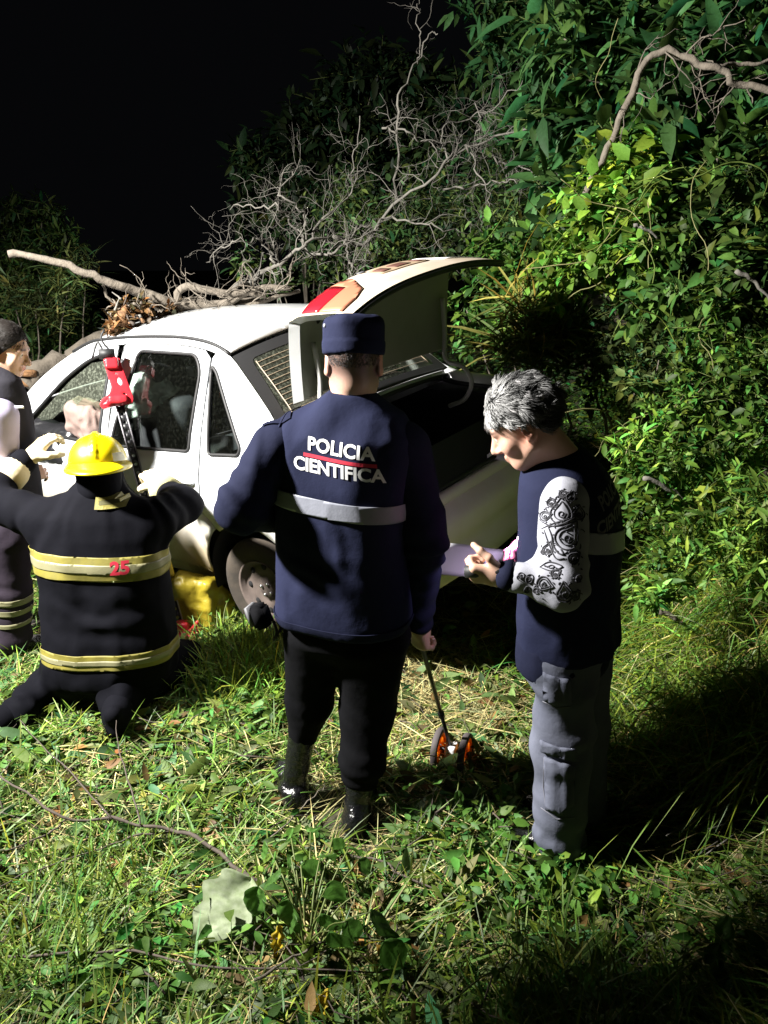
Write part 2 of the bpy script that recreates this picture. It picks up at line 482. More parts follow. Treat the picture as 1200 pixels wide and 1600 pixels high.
m_rglass = glass_mat('dusty_rear_glass', (.35, .38, .33), .10)

car = empty('white_sedan_car', CAR_T); car.rotation_euler = CAR_R
tag(car, 'white four door sedan with its boot lid open and a branch across the roof', 'car')
CARM = Matrix.Translation(CAR_T) @ Matrix.Rotation(CAR_R[2], 4, 'Z') @ Matrix.Rotation(CAR_R[1], 4, 'Y') @ Matrix.Rotation(CAR_R[0], 4, 'X')
def carpt(p): return np.array(CARM @ Vector(p))

# boundary between the side and the top surfaces, front to rear
TB = curve_pts([(3.20, .62), (2.75, .83), (2.28, .97), (1.86, 1.225), (1.45, 1.40), (1.2, 1.438), (.8, 1.452), (.45, 1.442), (.20, 1.39), (0, 1.26), (-.15, 1.145), (-.30, 1.035), (-.60, 1.005), (-.86, .975), (-.92, .95)], 260)
TBx = TB[::-1, 0]; TBz = TB[::-1, 1]
SL = np.r_[0, np.cumsum(np.linalg.norm(np.diff(TB, axis=0), axis=1))]
def topz(x): return np.interp(x, TBx, TBz)
def s_at(x): return np.interp(-np.asarray(x), -TB[:, 0], SL)
def W(x, z):
    x = np.asarray(x, float); z = np.asarray(z, float)
    w_ = np.interp(z, [.10, .2, .35, .5, .64, .8, .90, 1.00, 1.15, 1.3, 1.40, 1.47], [.70, .745, .785, .80, .805, .785, .755, .727, .668, .605, .558, .525])
    rear = 1 - .16 * np.clip((-.45 - x) / .5, 0, 2) ** 2; front = 1 - .22 * np.clip((x - 2.35) / .9, 0, 2) ** 2
    deck = .06 * sstep(.0, -.35, x) * sstep(.85, 1.05, z) * 0
    return (w_ + deck) * rear * front

def side_panel(name, poly, s, m, parent, holes=(), d=.045, off=0., thick=0.012):
    P, F = panel(poly, holes, d)
    # pressed ridge below the belt line and a soft flare round the arches
    y = W(P[:, 0], P[:, 1]) + off
    for cx in (0, 2.443):
        r = np.hypot(P[:, 0] - cx, P[:, 1] - .235); y = y + .016 * np.exp(-((r - .375) / .028) ** 2) * (P[:, 1] > .1)
    y = y + .010 * np.exp(-((P[:, 1] - .635) / .014) ** 2) * (P[:, 0] < 2.0) * (P[:, 0] > -.35)
    V = np.stack([P[:, 0], s * y, P[:, 1]], 1)
    if s > 0: F = F[:, ::-1]
    o = mesh_obj(name, V, tris=F, mat=m, parent=parent)
    if thick: modify(o, 'SOLIDIFY', thickness=thick, offset=-1)
    return o

def top_pt(s, v, lift=0.):
    x = np.interp(s, SL, TB[:, 0]); z = np.interp(s, SL, TB[:, 1])
    dx = np.interp(s + .03, SL, TB[:, 0]) - np.interp(s - .03, SL, TB[:, 0]); dz = np.interp(s + .03, SL, TB[:, 1]) - np.interp(s - .03, SL, TB[:, 1])
    n = np.stack([dz, -dx], -1); n /= np.linalg.norm(n, axis=-1)[..., None] + 1e-9
    wd = W(x, z); cr = .062 * (1 - np.abs(v) ** 2.2) * np.interp(x, [-.9, -.3, .1, 1.4, 2.2, 3.2], [.35, .55, 1, 1.1, .9, .9]) + lift
    return np.stack([x + n[..., 0] * cr, v * wd, z + n[..., 1] * cr], -1)

def top_panel(name, poly, m, parent, holes=(), d=.06, lift=0., thick=.01):
    P, F = panel(poly, holes, d)
    o = mesh_obj(name, top_pt(P[:, 0], P[:, 1], lift), tris=F[:, ::-1], mat=m, parent=parent)
    if thick: modify(o, 'SOLIDIFY', thickness=thick, offset=-1)
    return o

def arch(cx, r, a0, a1, n=18, cz=.235): return [(cx + r * math.cos(t), cz + r * math.sin(t)) for t in np.linspace(a0, a1, n)]

g = .005
DOOR_TOP = .036
def door_top(xa, xb, n=10): return [(x, float(topz(x)) - DOOR_TOP) for x in np.linspace(xa, xb, n)]
rear_win = rounded([(.90, 1.385), (.42, 1.375), (.365, 1.30), (.40, .915), (1.09, .885)], [.04, .07, .06, .03, .03])
front_win = rounded([(1.15, 1.375), (1.36, 1.335), (1.60, 1.22), (2.06, .905), (1.20, .882)], [.03, .1, .1, .05, .03])
quart_win = rounded([(.285, 1.325), (.245, 1.30), (.015, .965), (.03, .93), (.245, .915)], [.015, .03, .02, .02, .02])
def loop_tube(name, poly, s, rad, m, parent, off=.002):
    P = densify(poly, .03); P = np.r_[P, P[:1]]
    return Acc().tube(np.stack([P[:, 0], s * (W(P[:, 0], P[:, 1]) + off), P[:, 1]], 1), rad, 6).obj(name, m, parent)

for s in (1, -1):
    # ---- rear door
    rd = [(1.115, .24), (1.13, .55), (1.12, .9)] + door_top(1.05, .36) + [(.31, 1.36), (.315, 1.1), (.325, .9), (.335, .60)] + arch(0, .385, R(52), R(4), 8) + [(.40, .235)]
    o = side_panel('rear_door', rd, s, m_dusty, car, [rear_win])
    side_panel('window_glass', rear_win, s, m_glass, o, off=-.012, thick=0)
    loop_tube('window_seal', rear_win, s, .009, m_black, o)
    hb = bmesh.new(); bmesh.ops.create_cube(hb, size=1)
    for v in hb.verts: v.co = Vector((.42 + v.co.x * .13, s * (float(W(.42, .76)) + .008 + v.co.y * .03), .765 + v.co.z * .03))
    bmesh.ops.bevel(hb, geom=hb.edges[:], offset=.008, segments=2, affect='EDGES'); bm_obj('handle', hb, m_dusty, o)
    # ---- front door
    fd = [(2.02, .24), (2.10, .5), (2.13, .88)] + [(2.11, .985)] + [(x, float(topz(x)) - DOOR_TOP) for x in np.linspace(2.02, 1.11, 14)] + [(1.13, .9), (1.14, .55), (1.125, .24)]
    o = side_panel('front_door', fd, s, m_dusty, car, [front_win])
    if s < 0: side_panel('window_glass', front_win, s, m_glass, o, off=-.012, thick=0)
    else:
        # the pane on this side is shattered: only a jagged upper sheet is left in the frame
        jag = [(1.18, 1.33), (1.36, 1.31), (1.58, 1.20), (1.98, .93), (1.86, .965), (1.72, .985), (1.64, 1.03), (1.52, 1.045), (1.40, 1.12), (1.30, 1.10), (1.19, 1.13)]
        side_panel('broken_window_glass', jag, s, glass_mat('crazed_glass', (.62, .72, .6), .16), o, off=-.012, thick=0)
    loop_tube('window_seal', front_win, s, .010, m_black, o)
    # ---- rear wing with the roof pillar
    qp = [(.29, 1.36 )] + [(.30, 1.1), (.31, .9), (.32, .60)] + arch(0, .355, R(55), R(180), 18) + [(-.36, .22), (-.70, .22), (-.80, .30), (-.84, .62), (-.86, .80), (-.875, .962)]
    qp += [(x, float(topz(x)) - .002) for x in (-.82, -.7, -.6, -.5, -.4, -.3, -.22, -.15, -.08, 0, .06, .12, .18, .2, .25)]
    o = side_panel('rear_wing', qp, s, m_dusty, car, [quart_win])
    side_panel('quarter_glass', quart_win, s, m_glass, o, off=-.01, thick=0)
    loop_tube('window_seal', quart_win, s, .009, m_black, o)
    if s > 0:
        P = arch(-.22, .085, 0, 2 * math.pi, 25, .76)
        Acc().tube([(x, float(W(x, z)) + .002, z) for x, z in P], .0035, 5).obj('fuel_flap_seam', m_trim, o)
    # ---- roof side rail above the doors
    xs = np.linspace(2.16, .22, 40)
    rail = [(x, float(topz(x)) - .002) for x in xs] + [(x, float(topz(x)) - DOOR_TOP + g) for x in xs[::-1]]
    side_panel('roof_rail', rail, s, m_white, car, d=.03)
    # ---- front wing, sill
    fw = [(3.15, .36), (3.17, .60)] + [(x, float(topz(x)) - .004) for x in np.linspace(3.14, 2.25, 14)] + [(2.135, .985), (2.14, .88), (2.11, .5), (2.03, .20)] + arch(2.443, .355, R(180), R(0), 18) + [(2.82, .22)]
    side_panel('front_wing', fw, s, m_dusty, car)
    sl_ = [(2.02, .15), (2.02, .232), (.395, .228), (.40, .15)]
    side_panel('sill', sl_, s, m_dusty, car, off=-.012)
    # rain gutter beside the roof
    xs = np.linspace(1.55, .17, 40); zz = topz(xs)
    Acc().tube(np.stack([xs, s * (W(xs, zz) + .001), zz + .006], 1), .0085, 6).obj('rain_gutter', m_black, car)
    # ---- wing top beside the boot opening and the lamp
    xs = np.linspace(-.27, -.875, 16); zz = topz(xs); wi = np.full_like(xs, .615) - .05 * sstep(-.6, -.9, xs)
    V = np.concatenate([np.stack([xs, s * W(xs, zz), zz], 1), np.stack([xs, s * (W(xs, zz) - .02), zz + .012], 1), np.stack([xs, s * wi, zz + .012], 1), np.stack([xs, s * wi, zz - .05], 1)])
    n = len(xs); Q = np.array([(k * n + i, k * n + i + 1, (k + 1) * n + i + 1, (k + 1) * n + i) for k in range(3) for i in range(n - 1)])
    mesh_obj('wing_top', V, Q if s < 0 else Q[:, ::-1], mat=m_white, parent=car)
    Acc().tube(np.stack([xs, s * (wi - .02), zz - .03], 1), .013, 6).obj('boot_seal', m_black, car)
    # tail lamp on the wing corner
    b = bmesh.new(); bmesh.ops.create_cube(b, size=1)
    for v in b.verts:
        t = v.co.z + .5
        v.co = Vector((-.865 - .035 * (v.co.x < 0) - .01 * t, s * (.60 + .065 * (v.co.y * s * s) + .005), .66 + .27 * t))
    bmesh.ops.bevel(b, geom=b.edges[:], offset=.012, segments=3, affect='EDGES'); o = bm_obj('tail_lamp', b, m_redlens, car)
    b = bmesh.new(); bmesh.ops.create_cube(b, size=1)
    for v in b.verts: v.co = Vector((-.905 + .02 * v.co.x, s * .605 + .11 * v.co.y, .905 + .05 * v.co.z))
    bmesh.ops.bevel(b, geom=b.edges[:], offset=.008, segments=2, affect='EDGES'); bm_obj('lens', b, m_clear, o)
    # ---- wheel well and wheels
    for cx, drop in ((0, .03), (2.443, .02)):
        wz = .28 - .07
        A = np.linspace(R(-12), R(192), 26); rr = .352
        V = np.concatenate([np.stack([cx + rr * np.cos(A), np.full(26, s * yy), .235 + rr * np.sin(A)], 1) for yy in (.79, .52)])
        Q = [(i, i + 1, 27 + i, 26 + i) for i in range(25)]
        o = mesh_obj('wheel_well', V, Q, mat=m_carpet, parent=car); 
        V = np.concatenate([[(cx, s * .52, .235)], np.stack([cx + rr * np.cos(A), np.full(26, s * .52), .235 + rr * np.sin(A)], 1)])
        mesh_obj('wheel_well', V, tris=[(0, i + 1, i + 2) for i in range(25)], mat=m_carpet, parent=car)
        # lathe the tyre and the rim
        def lathe(name, prof, m, parent, n=48):
            prof = np.array(prof); a = np.linspace(0, 2 * np.pi, n, endpoint=False); k = len(prof)
            V = np.stack([cx + prof[None, :, 1] * np.cos(a)[:, None], np.broadcast_to(s * (.70 + prof[None, :, 0]), (n, k)), wz + prof[None, :, 1] * np.sin(a)[:, None]], -1).reshape(-1, 3)
            Q = [(i * k + j, i * k + j + 1, ((i + 1) % n) * k + j + 1, ((i + 1) % n) * k + j) for i in range(n) for j in range(k - 1)]
            return mesh_obj(name, V, Q, mat=m, parent=parent)
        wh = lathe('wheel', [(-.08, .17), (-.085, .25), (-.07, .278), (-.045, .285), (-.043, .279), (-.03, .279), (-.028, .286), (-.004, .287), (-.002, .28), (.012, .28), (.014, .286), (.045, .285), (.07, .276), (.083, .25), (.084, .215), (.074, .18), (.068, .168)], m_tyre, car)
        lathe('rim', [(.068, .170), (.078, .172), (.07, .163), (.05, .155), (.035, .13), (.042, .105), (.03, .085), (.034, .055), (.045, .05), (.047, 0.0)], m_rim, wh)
        A_ = Acc()
        for k in range(8):
            a = k * math.pi / 4; Acc().tube([(cx + .125 * math.cos(a), s * .738, wz + .125 * math.sin(a)), (cx + .125 * math.cos(a), s * .7415, wz + .125 * math.sin(a))], .018, 8).obj('rim_hole', m_carpet, wh)
        pass
        for k in range(4):
            a = k * math.pi / 2 + .4; Acc().tube([(cx + .035 * math.cos(a), s * .742, wz + .035 * math.sin(a)), (cx + .035 * math.cos(a), s * .757, wz + .035 * math.sin(a))], .009, 6).obj('wheel_nut', m_steel, wh)

# ---- top surfaces
def sx(x): return float(s_at(x))
roof_poly = [(sx(1.47), -.985), (sx(1.47), .985), (sx(.8), .985), (sx(.185), .985), (sx(.185), .5), (sx(.19) + .0, 0), (sx(.185), -.5), (sx(.185), -.985), (sx(.8), -.985)]
top_panel('roof', roof_poly, m_white, car)
rg_out = [(sx(.155), -.985), (sx(.155), .985), (sx(-.255), .985), (sx(-.255), -.985)]
rg_in = rounded([(sx(.10), -.86), (sx(.10), .86), (sx(-.215), .90), (sx(-.215), -.90)], .05)
glass = top_panel('rear_window', rg_out, m_rglass, car, d=.05, lift=-.004, thick=0)
top_panel('frit_border', rg_out, m_black, glass, [rg_in], d=.05, lift=-.001, thick=0)
m_heat = mat('heater_line', (.30, .24, .17), .5)
A_ = Acc()
for k in range(11):
    ss = sx(.085) + (sx(-.20) - sx(.085)) * (k + .5) / 11; v = np.linspace(-.83, .83, 40)
    A_.tube(top_pt(np.full(40, ss), v, -.001), .0014, 4)
for v0 in (-.83, .83): A_.tube(top_pt(np.linspace(sx(.08), sx(-.20), 12), np.full(12, v0), -.001), .003, 4)
A_.obj('heater_line', m_heat, glass)
ws = [(sx(2.22), -.97), (sx(2.22), .97), (sx(1.50), .97), (sx(1.50), -.97)]
top_panel('windscreen', ws, m_glass, car, d=.09, lift=-.004, thick=0)
for s in (1, -1):
    pl = [(sx(2.27), .97 * s), (sx(2.27), s), (sx(1.47), s), (sx(1.47), .95 * s), (sx(1.55), .955 * s)]
    top_panel('windscreen_pillar', pl, m_white, car, d=.05)
top_panel('bonnet', [(sx(3.17), -.98), (sx(3.17), .98), (sx(2.25), .985), (sx(2.25), -.985)], m_white, car, d=.09)
# panel between the rear window and the boot opening, with its bright moulding
top_panel('scuttle_panel', [(sx(-.26), -.985), (sx(-.26), .985), (sx(-.295), .985), (sx(-.295), -.985)], m_white, car, d=.03, lift=-.006)
v = np.linspace(-.93, .93, 40); P = top_pt(np.full(40, sx(-.262)), v, .004)
Acc().tube(P, .007, 6).obj('window_moulding', m_black, car)
v = np.linspace(-.9, .9, 40); P = top_pt(np.full(40, sx(-.305)), v, -.012)
Acc().tube(P, .011, 6).obj('boot_seal', m_black, car)

# ---- boot interior, cabin shell and floor (one dark tub)
def tub(name, m, xs, ws_, zf, zt, parent):
    V = []; 
    for x, w_ in zip(xs, ws_): V += [(x, w_, zt(x)), (x, w_, zf), (x, -w_, zf), (x, -w_, zt(x))]
    n = len(xs); Q = [(i * 4 + j, i * 4 + j + 1, (i + 1) * 4 + j + 1, (i + 1) * 4 + j) for i in range(n - 1) for j in range(3)]
    Q += [(0, 1, 2, 3), ((n - 1) * 4, (n - 1) * 4 + 3, (n - 1) * 4 + 2, (n - 1) * 4 + 1)]
    return mesh_obj(name, V, Q, mat=m, parent=parent, sm=False)
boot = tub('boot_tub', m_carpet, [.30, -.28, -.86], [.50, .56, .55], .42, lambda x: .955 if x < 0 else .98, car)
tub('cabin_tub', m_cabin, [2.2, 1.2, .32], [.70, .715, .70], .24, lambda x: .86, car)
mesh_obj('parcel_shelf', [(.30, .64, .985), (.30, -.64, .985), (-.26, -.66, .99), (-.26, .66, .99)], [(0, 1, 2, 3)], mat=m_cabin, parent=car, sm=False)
# headliner
hl = top_panel('headliner', [(sx(1.45), -.95), (sx(1.45), .95), (sx(.2), .95), (sx(.2), -.95)], mat('grey_headliner', (.12, .12, .12), .9), car, d=.12, lift=-.03, thick=0)
def seat(name, loc, wdt, parent, rest=True):
    x, y = loc; P = [BX((x + .22, y, .46), (.27, wdt, .09), rr=.07), BX((x - .10, y, .80), (.10, wdt * .95, .33), frame((1, 0, .28)), rr=.08, k=.08)]
    V, Q = sdf(P, .022); V = relax(V, Q, 1); V += vnormals(V, Q) * (.008 * fbm(V, 9, 5, 3))[:, None]
    o = mesh_obj(name, V, Q, mat=m_seat, parent=parent)
    if rest:
        V, Q = sdf([BX((x - .20, y, 1.19), (.055, .13, .085), rr=.05), RC((x - .19, y - .05, 1.05), (x - .19, y - .05, 1.16), .008, .008), RC((x - .19, y + .05, 1.05), (x - .19, y + .05, 1.16), .008, .008)], .014)
        mesh_obj('headrest', V, Q, mat=m_seat, parent=o)
    return o
seat('front_seat', (1.22, .34), .23, car); seat('front_seat', (1.22, -.34), .23, car); seat('rear_seat', (.42, 0), .58, car, rest=False)
# steering wheel and dash
V, Q = sdf([BX((2.02, 0, .82), (.16, .66, .12), rr=.08)], .03); mesh_obj('dashboard', V, Q, mat=m_cabin, parent=car)
a = np.linspace(0, 2 * np.pi, 33); Rm = frame((1, 0, -.45)); P = np.array([1.74, .34, .92]) + .185 * (np.cos(a)[:, None] * Rm[:, 0] + np.sin(a)[:, None] * Rm[:, 2])
A_ = Acc().tube(P, .016, 8)
for t in (0, 2.1, 4.2): A_.tube([P[int(t / 6.283 * 32)], (1.75, .34, .92)], .012, 6)
A_.obj('steering_wheel', m_black, car)

# ---- bumpers
def bumper(name, xend, sign, m):
    # plan outline from the left wheel arch round the end of the car to the right one
    pl = curve_pts([(.46, .80), (.20, .805), (-.02, .775), (-.13, .68), (-.20, .42), (-.225, 0), (-.20, -.42), (-.13, -.68), (-.02, -.775), (.20, -.805), (.46, -.80)], 72)
    prof = [(-.15, .718), (-.13, .720), (-.015, .636), (.006, .612), (.012, .58), (.004, .52), (-.014, .475), (-.03, .455), (-.032, .40), (-.012, .37), (-.018, .30), (-.05, .262), (-.12, .262)]
    T = np.gradient(pl, axis=0); Nn = np.stack([-T[:, 1], T[:, 0]], 1); Nn /= np.linalg.norm(Nn, axis=1)[:, None]
    c = pl - np.array([.3, 0]); Nn *= np.sign((Nn * c).sum(1))[:, None]
    V = np.stack([np.concatenate([pl + Nn * o_, np.full((len(pl), 1), z)], 1) for o_, z in prof], 1)
    V[..., 0] = xend + sign * V[..., 0]; k = len(prof); V = V.reshape(-1, 3)
    Q = np.array([(i * k + j, i * k + j + 1, (i + 1) * k + j + 1, (i + 1) * k + j) for i in range(len(pl) - 1) for j in range(k - 1)])
    o = mesh_obj(name, V, Q if sign < 0 else Q[:, ::-1], mat=m, parent=car); return o
m_bump = mat('muddy_bumper', (.72, .64, .50), .45, noise=(6, (.78, .74, .66), .3))
bumper('rear_bumper', -.72, 1, m_bump)
bumper('front_bumper', 3.05, -1, m_dusty)
# lower boot sill with the lock plate, panel behind the bumper
V, Q = sdf([BX((-.86, 0, .69), (.035, .56, .03), rr=.015)], .012); mesh_obj('boot_sill', V, Q, mat=m_bump, parent=car)
b = Acc(); b.box((-.865, -.18, .735), (.028, .17, .016), frame((1, .0, .1))); b.box((-.85, -.18, .757), (.012, .10, .01)); b.obj('lock_plate', m_clear, car, sm=False)
P = [(-.86, .55, .93), (-.86, .55, .77), (-.85, .45, .738), (-.862, 0, .738), (-.85, -.45, .738), (-.86, -.55, .77), (-.86, -.55, .93)]
Acc().tube(curve_pts(P, 60), .013, 6).obj('boot_seal', m_black, car)
for s in (1, -1):   # inner walls of the wings seen through the boot opening
    Acc().box((-.865, s * .58, .80), (.012, .03, .14)).obj('lamp_housing', m_white, car, sm=False)

# ---- boot lid, swung up about its hinge line (built closed, then turned)
lid = bpy.data.objects.new('boot_lid', None); lid.empty_display_size = .1
HX, HZ, LA = -.265, 1.17, R(87)
def lid_pt(u, v, inner=0.):
    """u: 0..1 hinge to corner, 1..2 down the rear face; v: -1..1 across"""
    u = np.asarray(u, float); v = np.asarray(v, float)
    Ld0 = .43; crn = .04 * (1 - v ** 2)
    c1 = sstep(.9, 1.1, u)
    ud = np.clip(u, 0, 1.); uf = np.clip(u - 1, 0, 1.); Ld = Ld0 - .035 * v + .105 * (1 - np.abs(v) ** 2.2) * (1 - .75 * uf)
    x = -Ld * ud - .075 * uf * (1 - np.abs(v) ** 3 * .5) + .05 * np.clip(uf - .75, 0, 1)
    z = crn * (1 - .4 * ud) - .03 * ud ** 2 - .36 * uf
    wd = .615 - .0 * uf + .06 * (v < 0) * np.abs(v)
    x = x + inner * .035 * c1; z = z - inner * .03 * (1 - c1) - inner * .01
    x = x + .02 * np.exp(-((u - 1) / .12) ** 2)
    P = np.stack([x, v * wd * (1 - .02 * inner), z], -1)
    c, s_ = math.cos(LA), math.sin(LA)
    return np.stack([HX + P[..., 0] * c + P[..., 2] * s_, P[..., 1], HZ - P[..., 0] * s_ + P[..., 2] * c], -1)
def lid_sheet(name, u0, u1, v0, v1, m, parent, nu=24, nv=30, inner=0., lift=0., flip=False):
    U, Vv = np.meshgrid(np.linspace(u0, u1, nu), np.linspace(v0, v1, nv), indexing='ij')
    P = lid_pt(U, Vv, inner)
    if lift:
        e = .004; n = np.cross(lid_pt(U + e, Vv, inner) - P, lid_pt(U, Vv + e, inner) - P); n /= np.linalg.norm(n, axis=-1)[..., None]; P = P - n * lift
    I = np.arange(nu * nv).reshape(nu, nv); Q = np.stack([I[:-1, :-1], I[1:, :-1], I[1:, 1:], I[:-1, 1:]], -1).reshape(-1, 4)
    if flip: Q = Q[:, ::-1]
    return mesh_obj(name, P.reshape(-1, 3), Q, mat=m, parent=parent)
def lid_poly(name, poly, m, parent, lift=.004, d=.06, thick=.006, holes=()):
    P, F = panel(poly, holes, d); u, v = P[:, 0], P[:, 1]; X_ = lid_pt(u, v); e = .004
    n = np.cross(lid_pt(u + e, v) - X_, lid_pt(u, v + e) - X_); n /= np.linalg.norm(n, axis=-1)[:, None]
    o = mesh_obj(name, X_ - n * lift, tris=F, mat=m, parent=parent)
    if thick: modify(o, 'SOLIDIFY', thickness=thick, offset=0)
    return o
lido = lid_sheet('boot_lid', .0, 2.0, -1, 1, m_lid, car, 60, 44)
lid_sheet('inner_panel', .03, 1.97, -.965, .965, m_inner, lido, 60, 40, inner=1.)
# edge strips closing the gap
U = np.linspace(0, 2, 60)
for sgn in (1, -1):
    V = np.concatenate([lid_pt(U, np.full(60, sgn * 1.)), lid_pt(np.clip(U, .03, 1.97), np.full(60, sgn * .965), 1.)]); Q = [(i, i + 1, 61 + i, 60 + i) for i in range(59)]
    mesh_obj('lid_flange', V, Q, mat=m_white, parent=lido)
vv = np.linspace(-1, 1, 44)
V = np.concatenate([lid_pt(np.full(44, 2.), vv), lid_pt(np.full(44, 1.97), vv * .965, 1.)]); mesh_obj('lid_flange', V, [(i, i + 1, 45 + i, 44 + i) for i in range(43)], mat=m_black, parent=lido)
Acc().tube(lid_pt(np.full(44, 1.985), vv * .985, .6), .013, 6).obj('lid_seal', m_black, lido)
# lamps on the lid, plate recess, lock, lifting ribs
lid_poly('tail_lamp', [(1.20, .975), (1.12, .80), (1.10, .56), (1.42, .60), (1.46, .80), (1.48, .975)], m_redlens, lido, .004)
lid_poly('tail_lamp', [(1.43, .60), (1.10, .555), (1.09, .46), (1.30, .42), (1.72, .62), (1.82, .80), (1.84, .975), (1.49, .975), (1.47, .80)], m_amber, lido, .004)
lid_poly('tail_lamp', [(1.22, -.985), (1.13, -.62), (1.10, -.45), (1.62, -.55), (1.72, -.985)], m_clear, lido, .004)
m_rec = mat('plate_recess', (.28, .20, .13), .6, noise=(8, (.36, .27, .18), .3))
rec_o = [(1.30, .26), (1.24, .1), (1.24, -.28), (1.30, -.42), (1.55, -.38), (1.60, -.3), (1.60, .12), (1.56, .24)]
lid_poly('plate_recess', rec_o, m_rec, lido, .002, thick=.003)
for a0, a1 in ((.20, .10), (.02, -.16), (-.26, -.36)):
    lid_poly('recess_pocket', [(1.34, a0), (1.34, a1), (1.52, a1), (1.52, a0)], mat('dark_pocket', (.10, .04, .03), .6), lido, .0055, thick=.003)
P = arch(1.16, .001, 0, 6.28, 4)
a = np.linspace(0, 2 * np.pi, 20, endpoint=False)
lid_poly('lock', np.stack([1.17 + .055 * np.cos(a), .22 + .035 * np.sin(a)], 1), m_trim, lido, .004, .03)
for (u, v, ru, rv) in ((.30, .62, .05, .05), (1.4, -.45, .05, .03), (1.45, .35, .04, .03), (.25, .78, .06, .03), (.8, .75, .05, .03), (1.5, -.75, .05, .03)):
    P2 = lid_pt(u + ru * np.cos(a), v + rv * np.sin(a), 1.25); c0 = lid_pt(np.array(u), np.array(v), 1.25)
    mesh_obj('stamped_hole', np.concatenate([[c0], P2]), tris=[(0, 1 + i, 1 + (i + 1) % 20) for i in range(20)], mat=m_carpet, parent=lido)
for s in (1, -1):
    P = curve_pts([lid_pt(np.array(.62), np.array(s * .86), 1.6), lid_pt(np.array(.25), np.array(s * .86), 2.2), np.array((-.36, s * .525, 1.14)), np.array((-.47, s * .525, 1.10)), np.array((-.52, s * .525, 1.02)), np.array((-.47, s * .525, .92)), np.array((-.36, s * .525, .87))], 30)
    Acc().tube(P, .013, 8).obj('hinge_arm', mat('grey_hinge', (.42, .42, .40), .45), car)
Acc().box((-.31, .03, 1.02), (.03, .012, .012), frame((.6, .5, .3))).obj('wood_splinter', mat('pale_splinter', (.55, .42, .28), .8), car)
# ================================================================== PEOPLE
def cloth(name, col, col2, rough=.85, sc_=40, fold=.9, fs=5.5):
    m = mat(name, col, rough, noise=(3, col2, .3), bump=((sc_, .25, .006), (420, .25, .0012)), spec=.05)
    N = m.node_tree.nodes; L = m.node_tree.links; p = N['Principled BSDF']; last = p.inputs['Normal'].links[0].from_socket
    tc = N.new('ShaderNodeTexCoord'); mp = N.new('ShaderNodeMapping'); mp.inputs['Scale'].default_value = (1, 1, .55); mp.inputs['Rotation'].default_value = (.3, .5, .2)
    n = N.new('ShaderNodeTexNoise'); n.noise_type = 'RIDGED_MULTIFRACTAL'; n.inputs['Scale'].default_value = fs; n.inputs['Detail'].default_value = 2.5; n.inputs['Distortion'].default_value = .7
    b = N.new('ShaderNodeBump'); b.inputs['Strength'].default_value = fold; b.inputs['Distance'].default_value = .035
    L.new(tc.outputs['Object'], mp.inputs['Vector']); L.new(mp.outputs[0], n.inputs['Vector']); L.new(n.outputs['Fac'], b.inputs['Height']); L.new(last, b.inputs['Normal']); L.new(b.outputs['Normal'], p.inputs['Normal'])
    return m
m_navy = cloth('navy_cloth', (.0125, .0145, .034), (.017, .02, .045))
m_navy2 = cloth('dark_navy_cloth', (.010, .0115, .026), (.013, .015, .033))
m_blackcl = cloth('black_cloth', (.0035, .0036, .0045), (.005, .005, .006))
m_turnout = cloth('black_turnout_cloth', (.0034, .0035, .0055), (.005, .0051, .0075), sc_=22, fold=.8, fs=4)
m_jeans = cloth('washed_grey_jeans', (.070, .076, .105), (.155, .165, .215), sc_=55, fold=.9, fs=7)
m_boot = mat('black_boot_leather', (.005, .005, .006), .24, bump=((22, .9, .018), (160, .2, .002)), coat=.25)
m_skin = mat('skin', (.62, .40, .30), .5, attr='Col', noise=(30, (.56, .34, .25), .3), bump=(240, .12, .0015), subsurf=.12)
m_refl = mat('grey_reflective_tape', (.23, .24, .29), .5, bump=(60, .2, .004))
m_yband = mat('yellow_reflective_tape', (.24, .205, .025), .65, noise=(14, (.13, .115, .03), .3), bump=(50, .2, .004))
m_gband = mat('silver_reflective_tape', (.19, .18, .10), .5, bump=(50, .2, .004))
m_letter = mat('white_print', (.78, .78, .80), .6)
m_redp = mat('red_print', (.46, .015, .04), .6)
m_hairdark = mat('dark_hair', (.010, .008, .007), .5, spec=.2)
m_hairgrey = mat('grey_hair', (.085, .079, .080), .6, attr='Col', spec=.15)
m_glove = mat('cream_leather_glove', (.70, .60, .42), .7, noise=(12, (.60, .50, .32), .3), bump=(70, .4, .004))

def folds(V, N, amp, seed, s=(7, 7, 4.5), ridge=.6):
    P = V * np.array(s)
    a = fbm(P, 1, seed, 3); r = 1 - 2 * np.abs(vnoise(P * 1.25 + 7.7, 1, seed + 5))
    wgt = .35 + .65 * sstep(-.5, .7, vnoise(V, 2.3, seed + 9))
    return V + N * (amp * wgt * ((1 - ridge) * a + ridge * (r - .2)))[:, None]

def rings(V, N, c, axis, rad, amp, freq, seed):
    """sleeve and trouser creases gathered about a joint"""
    axis = unit(axis); d = V - np.asarray(c); t = d @ axis; r = np.linalg.norm(d, axis=1)
    wv = np.exp(-(r / rad) ** 2)
    ph = vnoise(V, 6, seed) * 2.2 + vnoise(V, 14, seed + 3) * .8
    return V + N * (amp * wv * np.sin(t * freq + ph * 1.6))[:, None]

def garment(name, prims, h, m, parent, amp=.006, seed=1, s=(7, 7, 4.5), joints=(), planes=(), sm=1, C=None):
    V, Q = sdf(prims, h, planes); V = relax(V, Q, sm, .5); N = vnormals(V, Q)
    V = folds(V, N, amp, seed, s)
    for (c, ax, rad, a, fr) in joints: V = rings(V, N, c, ax, rad, a, fr, seed + 31)
    V = relax(V, Q, 1, .25)
    o = mesh_obj(name, V, Q, mat=m, parent=None, C=None if C is None else C(V))
    if parent: keep(o, parent)
    o['_q'] = 0; del o['_q']
    return o, V, Q

